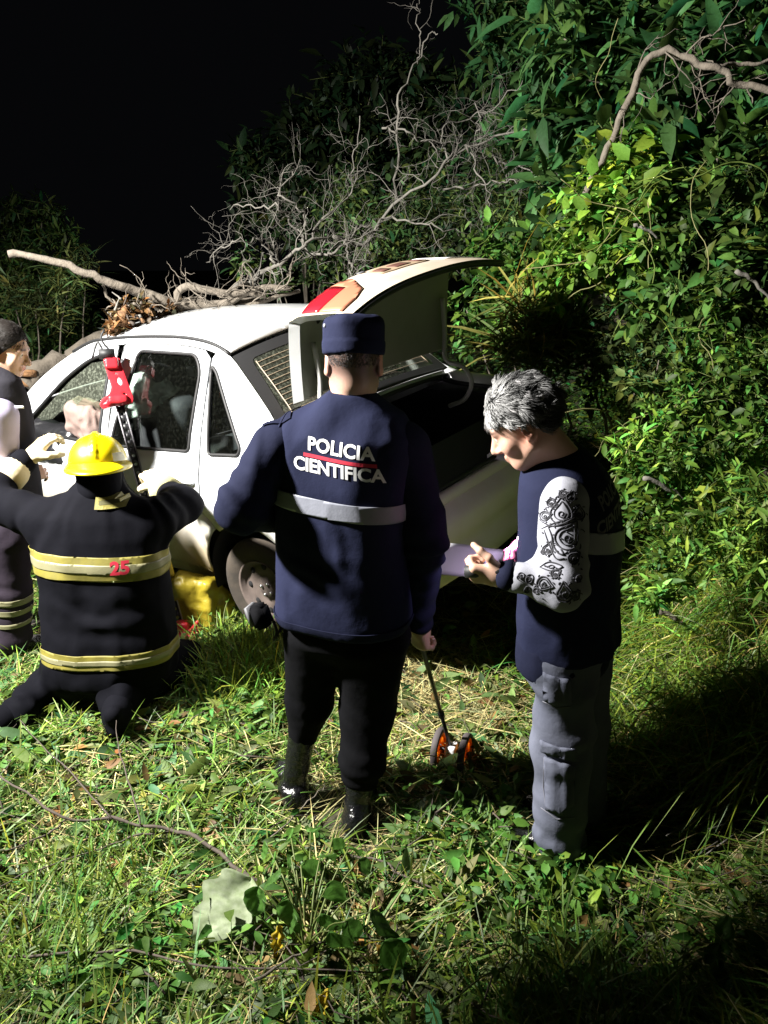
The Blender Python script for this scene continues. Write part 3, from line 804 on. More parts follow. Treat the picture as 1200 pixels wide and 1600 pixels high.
def patch(name, VQ, cuts, m, parent, off=.003, thick=.002):
    """a strip of the garment's own surface, cut out between planes and lifted off it"""
    V, Q = VQ; me = bpy.data.meshes.new(name); set_mesh(me, V, Q)
    bm = bmesh.new(); bm.from_mesh(me); bpy.data.meshes.remove(me)
    for pt, nn in cuts:
        bmesh.ops.bisect_plane(bm, geom=bm.verts[:] + bm.edges[:] + bm.faces[:], plane_co=Vector(pt), plane_no=Vector(unit(nn)), clear_outer=True)
    bm.normal_update()
    for v in bm.verts: v.co += v.normal * off
    o = bm_obj(name, bm, m, None); keep(o, parent)
    modify(o, 'SOLIDIFY', thickness=thick, offset=1)
    return o

def letters(name, bm, origin, ex, ey, proj, VQ, m, parent, lift=.002, thick=.0012):
    """lay flat lettering on a garment by casting along proj"""
    V, Q = VQ; bv = BVHTree.FromPolygons([tuple(v) for v in V], [tuple(q) for q in Q])
    ex, ey, proj = unit(ex), unit(ey), unit(proj)
    for v in bm.verts:
        p = np.asarray(origin) + ex * v.co.x + ey * v.co.y - proj * .4
        hit = bv.ray_cast(Vector(p), Vector(proj))
        v.co = Vector(hit[0]) - Vector(proj) * lift if hit[0] is not None else Vector(p + proj * .4)
    o = bm_obj(name, bm, m, None, sm=False); keep(o, parent)
    return o

def head_sdf(c, F, neck_to, sc_=1., jaw=1., h=.0045):
    """skull, face, ears and neck; returns V,Q and vertex colours (brows, lips, eyes, stubble)"""
    c = np.asarray(c, float); L = lambda *p: c + F @ (np.array(p) * sc_); S = sc_
    e = lambda p, r, k=.02, Rm=None, sub=False: EL(L(*p), np.array(r) * S, F if Rm is None else F @ Rm, k, sub)
    P = [e((0, -.015, .035), (.077, .098, .086)), e((0, .03, -.03), (.064, .062, .085), .03), e((0, .045, -.088), (.042 * jaw, .042, .032), .03),
         RC(L(-.055, .005, -.06), L(-.02, .06, -.1), .018 * S, .016 * S, .03), RC(L(.055, .005, -.06), L(.02, .06, -.1), .018 * S, .016 * S, .03),
         RC(L(0, .088, .006), L(0, .112, -.034), .009 * S, .0135 * S, .012), e((-.013, .098, -.038), (.011, .012, .009), .008), e((.013, .098, -.038), (.011, .012, .009), .008),
         RC(L(-.036, .078, .02), L(.036, .078, .02), .014 * S, .014 * S, .02), e((-.042, .062, -.03), (.024, .02, .024), .025), e((.042, .062, -.03), (.024, .02, .024), .025),
         e((-.031, .098, .001), (.017, .016, .011), .012, sub=True), e((.031, .098, .001), (.017, .016, .011), .012, sub=True),
         e((-.031, .079, .001), (.0125, .0125, .0125), .003), e((.031, .079, .001), (.0125, .0125, .0125), .003),
         RC(L(-.02, .09, -.062), L(.02, .09, -.062), .0065 * S, .0065 * S, .008), RC(L(-.017, .088, -.073), L(.017, .088, -.073), .0075 * S, .0075 * S, .008)]
    for s in (-1, 1):
        Rm = np.array(Matrix.Rotation(s * R(-24), 3, 'Z') @ Matrix.Rotation(R(-10), 3, 'X'))
        P += [e((s * .081, -.012, -.004), (.009, .021, .034), .008, Rm), e((s * .089, -.006, .0), (.006, .012, .022), .005, Rm, True), e((s * .081, -.004, -.032), (.008, .010, .010), .01)]
    P += [RC(L(0, -.022, -.06), np.asarray(neck_to, float), .057 * S, .064 * S, .035)]
    V, Q = sdf(P, h); V = relax(V, Q, 1, .4)
    p = (V - c) @ F / S
    C = np.ones((len(V), 3)); x, y, z = p.T; ax = np.abs(x)
    def put(wt, col): nonlocal C; wt = np.clip(wt, 0, 1)[:, None]; C = C * (1 - wt) + np.array(col) * wt
    put(np.exp(-((z + .067) / .009) ** 2 - (x / .022) ** 4) * (y > .085), (.85, .52, .5))
    put(1.3 * np.exp(-((z - .026 + .12 * (ax - .03) ** 2 * 100 * .1) / .0055) ** 2 - ((ax - .032) / .022) ** 4) * (y > .06), (.08, .06, .05))
    ey = (np.hypot(ax - .031, z - .001) < .0115) & (y > .083); put(ey * 1., (1.2, 1.6, 2.0))
    put(((np.hypot(ax - .031, z - .0) < .0055) & (y > .083)) * 1., (.05, .05, .06))
    put(.5 * np.exp(-((ax - .082) / .02) ** 2) * (y < .03) * (z < .04) * (z > -.05), (1.05, .72, .66))
    return V, Q, C

def hand_prims(wrist, fwd, palm, side, curl=(50, 60, 40), thumb=.6, S=1., spread=.06, thick=1.):
    """side=+1: thumb towards cross(fwd, palm); curl: degrees at the three finger joints"""
    y = unit(fwd); z = unit(np.asarray(palm) - np.dot(palm, y) * y); x = np.cross(y, z) * side
    w0 = np.asarray(wrist, float); L = lambda a, b, c_: w0 + (x * a + y * b + z * c_) * S
    P = [RC(L(.012, .012, 0), L(.030, .085, 0), .019 * S, .014 * S, .02), RC(L(0, .01, 0), L(.008, .09, 0), .02 * S, .014 * S, .02), RC(L(-.012, .012, 0), L(-.014, .086, 0), .019 * S, .013 * S, .02),
         RC(L(-.016, .015, 0), L(-.032, .078, 0), .017 * S, .012 * S, .02), RC(L(0, -.03, 0), L(0, .02, 0), .025 * S, .024 * S, .03)]
    for i, (fx, fy, ln) in enumerate(((.031, .088, .074), (.010, .093, .083), (-.012, .089, .077), (-.032, .080, .060))):
        p = np.array([fx, fy, 0.]); a = 0; d0 = (1.5 - i) * spread
        r0 = .0092 * thick * (.9 if i == 3 else 1)
        for k, (f_, cu) in enumerate(zip((.45, .31, .24), curl)):
            a += R(cu); d = np.array([math.sin(d0) * math.cos(a), math.cos(a), math.sin(a)]); q = p + d * ln * f_
            P.append(RC(L(*p), L(*q), r0 * S, r0 * .92 * S, .005)); p = q; r0 *= .92
    p = np.array([.024, .022, .008]); d1 = unit([.75, .55, .35]); d2 = unit([.25, .75, .35 + thumb]); 
    q = p + d1 * .042; P.append(RC(L(*p), L(*q), .0145 * S * thick, .0115 * S * thick, .015)); p = q; q = p + d2 * .032; P.append(RC(L(*p), L(*q), .0112 * S * thick, .0105 * S * thick, .006))
    p = q; q = p + unit(d2 + np.array([-.3, 0, .3])) * .027; P.append(RC(L(*p), L(*q), .0105 * S * thick, .009 * S * thick, .006))
    return P

def join_body(name, parts, m, loc, label, h=.014):
    """parts: list of (V,Q,C) ; one continuous body object whose seams lie under the clothes"""
    A = Acc()
    for V, Q, C in parts: A.add(V, Q, C=np.ones((len(V), 3)) if C is None else C)
    o = mesh_obj(name, np.concatenate(A.V) - np.asarray(loc), np.concatenate(A.Q), mat=m, C=np.concatenate(A.C)); o.location = loc
    tag(o, label, 'person'); return o

def strands(c, F, region, n, ln, r, seed, C, m, name, parent, gravity=.5, curl=.5, sc_=1., lift=0.004, wave=0.):
    """short hair: thin tapering strips that grow out of the scalp"""
    g_ = np.random.default_rng(seed); A = Acc(); k = 0
    while k < n:
        d = unit(g_.normal(size=3))
        p = np.array([0, -.015, .035]) + d * np.array([.078, .099, .087])
        if not region(p): continue
        k += 1; col = C(g_, p)
        nrm = unit(d / np.array([.078, .099, .087])); t = unit(np.cross(nrm, g_.normal(size=3)))
        t = unit(t * curl + unit(np.array([0, -.6, -.5]) - nrm * np.dot([0, -.6, -.5], nrm)) * gravity)
        if wave: t = unit(t + wave * np.array([vnoise(p[None], 42, 70 + q)[0] for q in range(3)]))
        l = ln * g_.uniform(.6, 1.2); pts = []
        for j in range(5):
            f = j / 4; pts.append(p + nrm * (lift + l * .26 * math.sin(f * 2.2)) + t * l * f ** 1.4 + g_.normal(size=3) * .0012 * f)
        pts = (np.asarray(c) + (np.array(pts) * sc_) @ F.T)
        A.add(*tube_arrays(pts, r * np.array([1, 1, .9, .7, .25]), 3), C=col)
    o = A.obj(name, m); keep(o, parent); return o

def scalp(c, F, region_k, off, m, name, parent, h=.006, amp=.004, sc_=1., planes=(), seed=3, C=None, s=60):
    V, Q = sdf([EL(np.asarray(c) + F @ (np.array([0, -.017, .036]) * sc_), np.array([.077 + off, .098 + off, .086 + off]) * sc_, F, .01)], h, planes)
    N = vnormals(V, Q); V = V + N * (amp * fbm(V, s, seed, 3))[:, None]
    o = mesh_obj(name, V, Q, mat=m, C=None if C is None else C(V)); keep(o, parent); return o

def boot(name, top, ankle, heel_z, toe_dir, parent, length=.27, r=.052):
    """laced boot: shaft, heel, instep, toe, with a welted sole as a sub-part"""
    top = np.asarray(top, float); an = np.asarray(ankle, float); d = unit(np.r_[np.asarray(toe_dir, float)[:2], 0]); g0 = np.array([an[0], an[1], heel_z])
    he = g0 - d * .045; ba = g0 + d * (length - .13); to = g0 + d * (length - .085)
    P = [RC(top, an + (0, 0, .02), r, r * .86, .02), RC(an + (0, 0, .02), he + (0, 0, .055), r * .86, .036, .03), RC(an, ba + (0, 0, .045), r * .8, .035, .04), RC(ba + (0, 0, .04), to + (0, 0, .035), .042, .036, .03),
         RC(he + (0, 0, .035), ba + (0, 0, .033), .034, .04, .03)]
    V, Q = sdf(P, .009, [((g0[0], g0[1], heel_z + .018), (0, 0, -1))]); V = relax(V, Q, 1); N = vnormals(V, Q)
    V = rings(V, N, an + (0, 0, .03), (top - an), .09, .005, 95, 3)
    o = mesh_obj(name, V, Q, mat=m_boot); keep(o, parent)
    sV, sQ = sdf([RC(he + (0, 0, .012), ba + (0, 0, .012), .038, .045, .02), RC(ba + (0, 0, .012), to + (0, 0, .012), .045, .038, .02)], .009, [((0, 0, heel_z + .026), (0, 0, 1)), ((0, 0, heel_z - .002), (0, 0, -1))])
    so = mesh_obj('sole', sV, sQ, mat=m_black); keep(so, parent); so.parent = o; so.matrix_parent_inverse = Matrix.Identity(4)
    # laces up the front of the shaft
    A = Acc(); sd = np.cross(d, [0, 0, 1.])
    for k in range(7):
        f = k / 6; c0 = (an + (0, 0, .03)) * (1 - f) + (top - (0, 0, .02)) * f; rr = r * (.88 + .1 * f)
        A.tube([c0 + d * rr * .95 - sd * .02, c0 + d * (rr + .008), c0 + d * rr * .95 + sd * .02 + (0, 0, .008)], .003, 5)
    lo = A.obj('laces', m_trim); keep(lo, parent); lo.parent = o; lo.matrix_parent_inverse = Matrix.Identity(4)
    return o

# ------------------------------------------------------------------ the officer in the middle, seen from behind
def officer():
    f = unit([.34, .94, 0]); F = frame(f); loc = (-.12, 2.33, 0)
    hc = at(553, 566, 2.36); hf = unit([.03, 1, -.16]); HF = frame(hf); nb = at(551, 632, 2.37)
    sl, sr = at(432, 700, 2.36), at(636, 700, 2.31); el, er = at(377, 792, 2.27), at(667, 838, 2.30); wl, wr_ = at(448, 812, 2.60), at(656, 968, 2.40)
    hl, hr = at(492, 1000, 2.41), at(584, 1000, 2.35); kl, kr = at(484, 1095, 2.45), at(574, 1110, 2.37); al, ar = at(462, 1235, 2.42), at(561, 1272, 2.30)
    # body
    hV, hQ, hC = head_sdf(hc, HF, nb)
    p = (hV - hc) @ HF; fade = sstep(-.105, -.02, p[:, 2]) * sstep(.035, -.01, p[:, 1]) * (np.abs(p[:, 0]) < .079)
    hC = hC * (1 - .9 * fade[:, None]) + np.array([.14, .13, .15]) * .9 * fade[:, None]
    gx_ = at(656, 1000, 2.41)
    hnV, hnQ = sdf(hand_prims(at(657, 975, 2.405), (.03, .10, -1), (.75, .6, .1), -1, (62, 78, 45), .5), .0035)
    hmV, hmQ = sdf(hand_prims(wl + (.02, .02, 0), (.8, .5, .1), (.3, -.2, -1), 1, (30, 35, 20)), .005)
    bV, bQ = sdf([SEC((0, 0, 0), np.eye(3), [.72, .95, 1.15, 1.35, 1.45, 1.55], [.16, .15, .16, .17, .15, .06], [.1, .1, .1, .1, .09, .06], [-.14] * 3 + [-.13, -.12, -.1], [2.37] * 6)] + CHAIN([sl, el, wl], [.05, .042, .03]) + CHAIN([sr, er, wr_], [.05, .042, .03]) + CHAIN([hl, kl, al], [.08, .045, .028]) + CHAIN([hr, kr, ar], [.08, .045, .028]), .02)
    body = join_body('person', [(hV, hQ, hC), (hnV, hnQ, None), (hmV, hmQ, None), (bV, bQ, None)], m_skin, loc, 'officer in navy vest and cap seen from behind with a measuring wheel')
    # shirt with sleeves
    P = CHAIN([sl, el, wl], [.080, .072, .052], .05) + CHAIN([sr, er, wr_], [.078, .066, .050], .05)
    P += [SEC((0, 0, 0), F, [.80, 1.0, 1.3, 1.42, 1.49, 1.545], [.19, .185, .20, .20, .17, .08], [.12, .12, .12, .115, .10, .08], None, None, 2.2, .05)]
    c0 = F.T @ np.array([-.137, 2.37, 0]); P[-1]['cx'] += c0[0]; P[-1]['cy'] += c0[1]; P[-1]['cx'] += np.array([0, 0, 0, .01, .02, .035])
    P += [RC(at(551, 628, 2.37), at(552, 606, 2.375), .082, .070, .02)]
    sh, sV, sQ = garment('shirt', P, .0105, m_navy2, body, .011, 4, (8, 8, 5), [(el, el - sl, .13, .008, 85), (er, er - sr, .14, .008, 75), (wr_, wr_ - er, .12, .006, 90)])
    # vest
    z = [.805, .835, .92, 1.02, 1.15, 1.28, 1.38, 1.44, 1.50, 1.545, 1.57]
    a = [.226, .232, .230, .222, .222, .234, .246, .238, .188, .115, .075]; b = [.172, .174, .170, .162, .158, .158, .152, .142, .116, .093, .073]
    v = SEC((0, 0, 0), F, z, a, b, None, None, 2.5, .02); v['cx'] += c0[0] + np.array([0, 0, 0, 0, 0, 0, .005, .01, .02, .032, .038]); v['cy'] += c0[1]
    ve, vV, vQ = garment('vest', [v], .0095, m_navy, body, .0135, 9, (6.5, 6.5, 4.2), [((-.22, 2.2, .98), (.5, 0, 1), .16, .004, 50)], sm=2)
    VQ = (vV, vQ); back = f
    for sgn, jt in ((-1, sl),):
        rt_ = F[:, 0] * sgn; cpl = jt - rt_ * .022 + np.array([0, 0, -.0]); pn = unit(rt_ + np.array([0, 0, .10]))
        patch('armhole_piping', VQ, [(tuple(cpl + pn * .006), tuple(pn)), (tuple(cpl), tuple(-pn)), ((0, 0, 1.30), (0, 0, -1))], m_navy2, ve, .0035, .003)
    # reflective tape round the back, lettering
    zt = at(520, 797, 2.22)[2]
    tn = np.array([.0, 0, 1.]); tilt = .085
    rt = F[:, 0]
    patch('reflective_tape', VQ, [((-.14, 2.3, zt + .030), (tilt * rt[0], tilt * rt[1], 1)), ((-.14, 2.3, zt - .026), (-tilt * rt[0], -tilt * rt[1], -1))], m_refl, ve, .004)
    ey = unit([0, .02, 1]); ex = unit(rt + np.array([0, 0, -.10]))
    letters('lettering', text_mesh('POLICIA', .056, .0016, spacing=1.02), at(527, 705, 2.2), ex, ey, back, VQ, m_letter, ve)
    letters('lettering', text_mesh('CIENTIFICA', .056, .0016, spacing=.98), at(523, 738, 2.2), ex, ey, back, VQ, m_letter, ve)
    bm = bmesh.new(); bmesh.ops.create_grid(bm, x_segments=24, y_segments=1, size=1)
    for q in bm.verts: q.co.x *= .115; q.co.y *= .0055
    letters('red_line', bm, at(526, 722, 2.2), ex, ey, back, VQ, m_redp, ve, .0023)
    hz = float(np.min(vV[:, 2])); patch('hem', VQ, [((0, 0, hz + .045), (0, 0, 1)), ((0, 0, hz + .014), (0, 0, -1))], m_navy2, ve, .0025, .002)
    for dx in (-.235, .10): pass
    # shoulder flap on the left
    bm = bmesh.new(); bmesh.ops.create_grid(bm, x_segments=8, y_segments=4, size=1)
    for q in bm.verts: q.co.x *= .045; q.co.y *= .024
    letters('shoulder_strap', bm, at(432, 640, 2.36), (1, -.1, 0), (0, 1, 0), (0, 0, -1), (np.r_[sV, vV], np.r_[sQ, vQ + len(sV)]), m_navy2, body, .006)
    # trousers
    P = [SEC((0, 0, 0), F, [.64, .69, .73, .78, .86], [.05, .15, .19, .195, .17], [.03, .10, .145, .15, .13], [c0[0] + .005] * 5, [c0[1] + .005] * 5, 2.1, .09)]
    P += [RC(hl, kl, .112, .080, .05), RC(kl, at(474, 1146, 2.44), .078, .057, .04), RC(hr, kr, .122, .094, .05), RC(kr, at(566, 1190, 2.33), .088, .080, .04), RC(at(566, 1190, 2.33), at(563, 1212, 2.315), .080, .061, .03)]
    garment('trousers', P, .0105, m_blackcl, body, .010, 21, (9, 9, 6), [(kl, kl - hl + (.05, .1, 0), .10, .003, 80), (kr, kr - hr + (-.06, .1, 0), .11, .004, 80), (at(565, 1205, 2.32), (.2, 0, 1), .09, .007, 95), (at(470, 1165, 2.44), (-.2, 0, 1), .06, .004, 95), (hr, (.3, .2, 1), .10, .004, 70)])
    boot('boot', at(475, 1132, 2.44), at(459, 1238, 2.42), float(gz(-.28, 2.42)) + .005, (-.32, .95), body)
    boot('boot', at(563, 1198, 2.315), at(558, 1280, 2.285), float(gz(-.08, 2.28)) + .005, (.16, 1), body)
    # belt pouch with its strap hanging at the left hip
    bm = bmesh.new(); bmesh.ops.create_cube(bm, size=1); c = at(408, 962, 2.36); Rm = frame((.3, .9, 0), (-.35, 0, 1))
    for q in bm.verts: q.co = Vector(c + Rm @ np.array([q.co.x * .058, q.co.y * .06, q.co.z * .085 * (1 - .15 * q.co.x)]))
    bmesh.ops.bevel(bm, geom=bm.edges[:], offset=.012, segments=3, affect='EDGES'); po = bm_obj('belt_pouch', bm, m_blackcl); keep(po, body)
    pl_ = Acc().box(c + Rm @ np.array([-.031, 0, .01]), (.006, .028, .034), Rm).obj('pouch_cap', m_trim, None, False); keep(pl_, body); pl_.parent = po; pl_.matrix_parent_inverse = Matrix.Identity(4)
    keep(Acc().tube(curve_pts([at(420, 955, 2.38), at(432, 985, 2.36), at(428, 1000, 2.36), at(441, 978, 2.4)], 16), .005, 6).obj('strap', m_black, None), body)
    # cap: soft cylinder with a raised band, domed top, peak to the front
    cc = hc + HF @ np.array([0, -.006, .075]); P = [SEC(cc, HF, [-.052, -.03, 0, .035, .052, .062], [.092, .094, .0935, .094, .088, .066], [.109, .111, .110, .109, .102, .08], None, [0, 0, -.002, -.004, -.004, -.004], 2.1, .01)]
    V, Q = sdf(P, .0055); V = relax(V, Q, 2); N = vnormals(V, Q); zl = (V - cc) @ HF[:, 2]
    V = V + N * (.0022 * sstep(-.012, -.016, zl) + .003 * fbm(V, 13, 4, 2) * sstep(-.02, .05, zl))[:, None]
    cap = mesh_obj('cap', V, Q, mat=m_navy); keep(cap, body)
    pk = [RC(cc + HF @ np.array([x, .098 - abs(x) * .5, -.045]), cc + HF @ np.array([x * .8, .165 - abs(x) * .45, -.062]), .006, .005, .02) for x in np.linspace(-.07, .07, 9)]
    V, Q = sdf(pk, .006); o = mesh_obj('peak', V, Q, mat=m_blackcl); keep(o, body); o.parent = cap; o.matrix_parent_inverse = Matrix.Identity(4)
    A = Acc(); bp = cc + HF @ np.array([-.079, -.058, .028]); A.tube([bp, bp - HF @ np.array([.004, .003, 0])], .006, 10)
    o = A.obj('eyelet', m_refl); keep(o, body); o.parent = cap; o.matrix_parent_inverse = Matrix.Identity(4)
    strands(hc, HF, lambda p: p[1] < .02 and p[2] > -.02 and p[2] < .04, 1800, .0045, .0007, 8, lambda g_, p: np.full(3, .6), mat('cropped_dark_hair', (.03, .026, .027), .6), 'hair', body, 1., .4, lift=-.0012)
    return body
officer()

# ------------------------------------------------------------------ the grey haired man on the right
FSH = .20
def forensic():
    at = lambda x, y, Y: globals()['at'](x, y, Y - FSH)
    f = unit([-.86, .50, 0]); F = frame(f); loc = (.60, 2.36, 0)
    hc = at(818, 660, 2.37); hf = unit([-.80, .18, -.52]); HF = frame(hf, (-.10, -.06, 1)); nb = at(893, 742, 2.42)
    sl, el, wl = at(880, 785, 2.27), at(880, 912, 2.17), at(798, 900, 2.20)
    sr, er, wr_ = at(905, 770, 2.60), at(865, 905, 2.66), at(830, 890, 2.42)
    hl, kl, al = at(882, 1020, 2.31), at(880, 1150, 2.31), at(873, 1318, 2.31)
    hr, kr, ar = at(908, 1010, 2.49), at(908, 1135, 2.47), at(908, 1288, 2.45)
    hV, hQ, hC = head_sdf(hc, HF, nb, jaw=1.1)
    hC = hC * np.array([1.0, .93, .93])
    hnV, hnQ = sdf(hand_prims(at(787, 899, 2.21), (-1, .12, .02), (0.1, .75, .6), -1, (72, 88, 50), .1, .98), .0035)
    bV, bQ = sdf([SEC((0, 0, 0), np.eye(3), [.86, 1.0, 1.15, 1.26, 1.36], [.11, .11, .11, .11, .06], [.12, .12, .12, .12, .06], [.56, .56, .57, .56, .545], [2.20] * 5)] + CHAIN([sl, el, wl], [.05, .042, .03]) + CHAIN([sr, er, wr_], [.05, .042, .03]) + CHAIN([hl, kl, al], [.08, .055, .04]) + CHAIN([hr, kr, ar], [.08, .055, .04]) + [RC(nb, (.55, 2.2, 1.25), .05, .08), RC((.55, 2.2, .9), hl, .10, .08), RC((.55, 2.2, .9), hr, .10, .08), RC((.56, 2.2, 1.28), sl, .07, .05), RC((.56, 2.2, 1.28), sr, .07, .05)], .018)
    c0 = F.T @ np.array([.555, 2.20, 0])
    body = join_body('person', [(hV, hQ, hC), (hnV, hnQ, None), (bV, bQ, None)], m_skin, loc, 'grey haired man in dark vest and patterned sleeves bent over lit paper')
    # vest, with the shoulders rounded forward
    z = 1.95 - (1.95 - np.array([.745, .79, .86, .95, 1.05, 1.15, 1.24, 1.31, 1.37, 1.405])) * .948
    a = [.193, .198, .202, .200, .198, .198, .194, .172, .118, .080]; b = [.146, .147, .146, .143, .142, .141, .136, .121, .096, .076]
    v = SEC((0, 0, 0), F, z, a, b, None, None, 2.4, .03); v['cx'] += c0[0]; v['cy'] += c0[1] + np.array([-.035, -.03, -.022, -.02, -.018, -.012, 0, .018, .038, .052])
    ve, vV, vQ = garment('vest', [v], .0095, m_navy, body, .011, 33, (6, 6, 4), [((.60, 2.16, .95), (.5, .2, 1), .16, .004, 45)], sm=2)
    VQ = (vV, vQ)
    # lower jacket hem that shows below the vest
    v2 = SEC((0, 0, 0), F, [.735, .785, .86], [.185, .195, .195], [.135, .14, .14], None, None, 2.3, .03); v2['cx'] += c0[0]; v2['cy'] += c0[1] - .02
    garment('shirt_hem', [v2], .0105, m_navy2, body, .012, 35, (8, 8, 5))
    rt = F[:, 0]; tl = .16
    patch('reflective_tape', VQ, [(tuple(at(965, 830, 2.33)), (tl * rt[0] + .1, tl * rt[1], 1)), (tuple(at(965, 861, 2.33)), (-tl * rt[0] - .1, -tl * rt[1], -1)), ((.55, 2.08, 1), tuple(F[:, 1] * 1.0 - F[:, 0] * .15))], m_refl, ve, .004)
    m_faint = mat('dull_grey_print', (.10, .10, .11), .7)
    ex = unit(rt + np.array([0, 0, .12])); bo = at(968, 772, 2.33)
    letters('lettering', text_mesh('POLICIA', .054, .0016), bo, ex, (0, 0, 1), f, VQ, m_faint, ve)
    letters('lettering', text_mesh('CIENTIFICA', .054, .0016), at(970, 802, 2.33), ex, (0, 0, 1), f, VQ, m_faint, ve)
    # patterned sleeves: black scroll ornament printed on pale grey jersey
    m_slv = mat('pale_printed_jersey', (.33, .335, .38), .85, spec=.2, noise=(4, (.27, .275, .32), .3), bump=((30, .3, .006), (400, .2, .001)))
    P = CHAIN([sl, el, wl], [.073, .066, .040], .035)
    so, slV, slQ = garment('sleeve', P, .008, m_slv, body, .007, 41, (9, 9, 6), [(el, el - sl, .12, .006, 75), (wl, wl - el, .12, .004, 90)])
    garment('sleeve', CHAIN([sr, er, wr_], [.08, .07, .045], .035), .011, m_slv, body, .007, 43, (9, 9, 6))
    sleeve_print(so, slV, slQ)
    keep(Acc().tube([at(803, 899, 2.20), at(790, 899, 2.205), at(779, 899, 2.212)], [.047, .043, .036], 16).obj('cuff', m_navy2), body)
    # jeans with cargo pocket, seams
    P = [SEC((0, 0, 0), F, [.65, .70, .76, .85], [.05, .13, .175, .17], [.03, .09, .13, .125], [c0[0]] * 4, [c0[1] - .02] * 4, 2.1, .09)]
    P += [RC(hl, kl, .105, .090, .05), RC(kl, al, .089, .086, .04), RC(hr, kr, .105, .088, .05), RC(kr, ar, .086, .086, .04)]
    jo, jV, jQ = garment('jeans', P, .0095, m_jeans, body, .012, 51, (8, 8, 5), [(kl, (.2, 0, 1), .20, .008, 48), (al, (0, 0, 1), .14, .009, 60), (hl, (.3, 0, 1), .15, .007, 50)], planes=[((0, 0, .055), (0, 0, -1))])
    bv = BVHTree.FromPolygons([tuple(q) for q in jV], [tuple(q) for q in jQ])
    def on_leg(px, py, lift=.004):
        o_ = Vector((0, 0, EYE)); d = (Vector(at(px, py, 2.0)) - o_).normalized(); h_ = bv.ray_cast(o_, d)
        return np.array(h_[0]) - np.array(d) * lift if h_[0] is not None else at(px, py, 2.2)
    m_seam = mat('pale_seam_thread', (.15, .15, .18), .8)
    for line in ([(845, 1262), (870, 1280), (898, 1278)], [(848, 1096), (870, 1106), (892, 1104)], [(850, 1184), (849, 1230), (853, 1266)]):
        P = np.array([on_leg(*p, lift=.001) for p in densify(line, 4, False)]); keep(Acc().tube(P, .0018, 5).obj('seam', m_seam), body)
    def flap(poly, lift=.010):
        Pp, Fq = panel(poly, (), 7); V = np.array([on_leg(*p, lift=lift + .004 * math.sin(p[0] * .3)) for p in Pp])
        o = mesh_obj('cargo_pocket', V, tris=Fq[:, ::-1], mat=m_jeans); keep(o, body); modify(o, 'SOLIDIFY', thickness=.008, offset=0); return o
    flap([(844, 1156), (870, 1168), (900, 1172), (904, 1190), (870, 1184), (845, 1174)], .010)
    flap([(850, 1182), (870, 1190), (898, 1196), (896, 1258), (876, 1274), (853, 1264)], .005)
    flap([(848, 1050), (868, 1058), (890, 1062), (893, 1100), (870, 1104), (850, 1094)], .004)
    boot('shoe', (al[0], al[1], .15), (al[0], al[1], .11), float(gz(al[0], al[1])) + .004, (-.9, .25), body, .27, .05)
    boot('shoe', (ar[0], ar[1], .15), (ar[0], ar[1], .11), float(gz(ar[0], ar[1])) + .004, (-.8, .5), body, .27, .05)
    # hair: wavy, grey, thick on top, trimmed round the ear
    def reg(p): return (p[2] > .012 + .35 * max(0, p[1] + .02)) or (p[1] < -.035 and p[2] > -.045)
    hp = hc + HF @ np.array([0, .035, .035])
    def hcol(V):
        q = (V - hc) @ HF; t = np.clip(.5 + .6 * vnoise(V, 45, 2) + 2.2 * q[:, 1], .0, 1.25)
        return np.stack([.12 + .6 * t, .115 + .585 * t, .12 + .59 * t], 1)
    scalp(hc, HF, None, .006, m_hairgrey, 'hair', body, .0055, .006, planes=[(tuple(hp), tuple(unit(HF @ np.array([0, .62, -.78])))), (tuple(hc + HF @ np.array([0, -.02, -.045])), tuple(HF @ np.array([0, .1, -1.])))], C=hcol, s=30)
    lock = lambda g_, p: np.full(3, np.clip(.26 + 2.3 * p[1] + .20 * float(vnoise(p[None], 62, 5)[0]) + g_.normal() * .05, .06, .7))
    strands(hc, HF, reg, 6500, .032, .0011, 12, lock, m_hairgrey, 'hair', body, .8, .18, lift=.004, wave=.9)
    return body

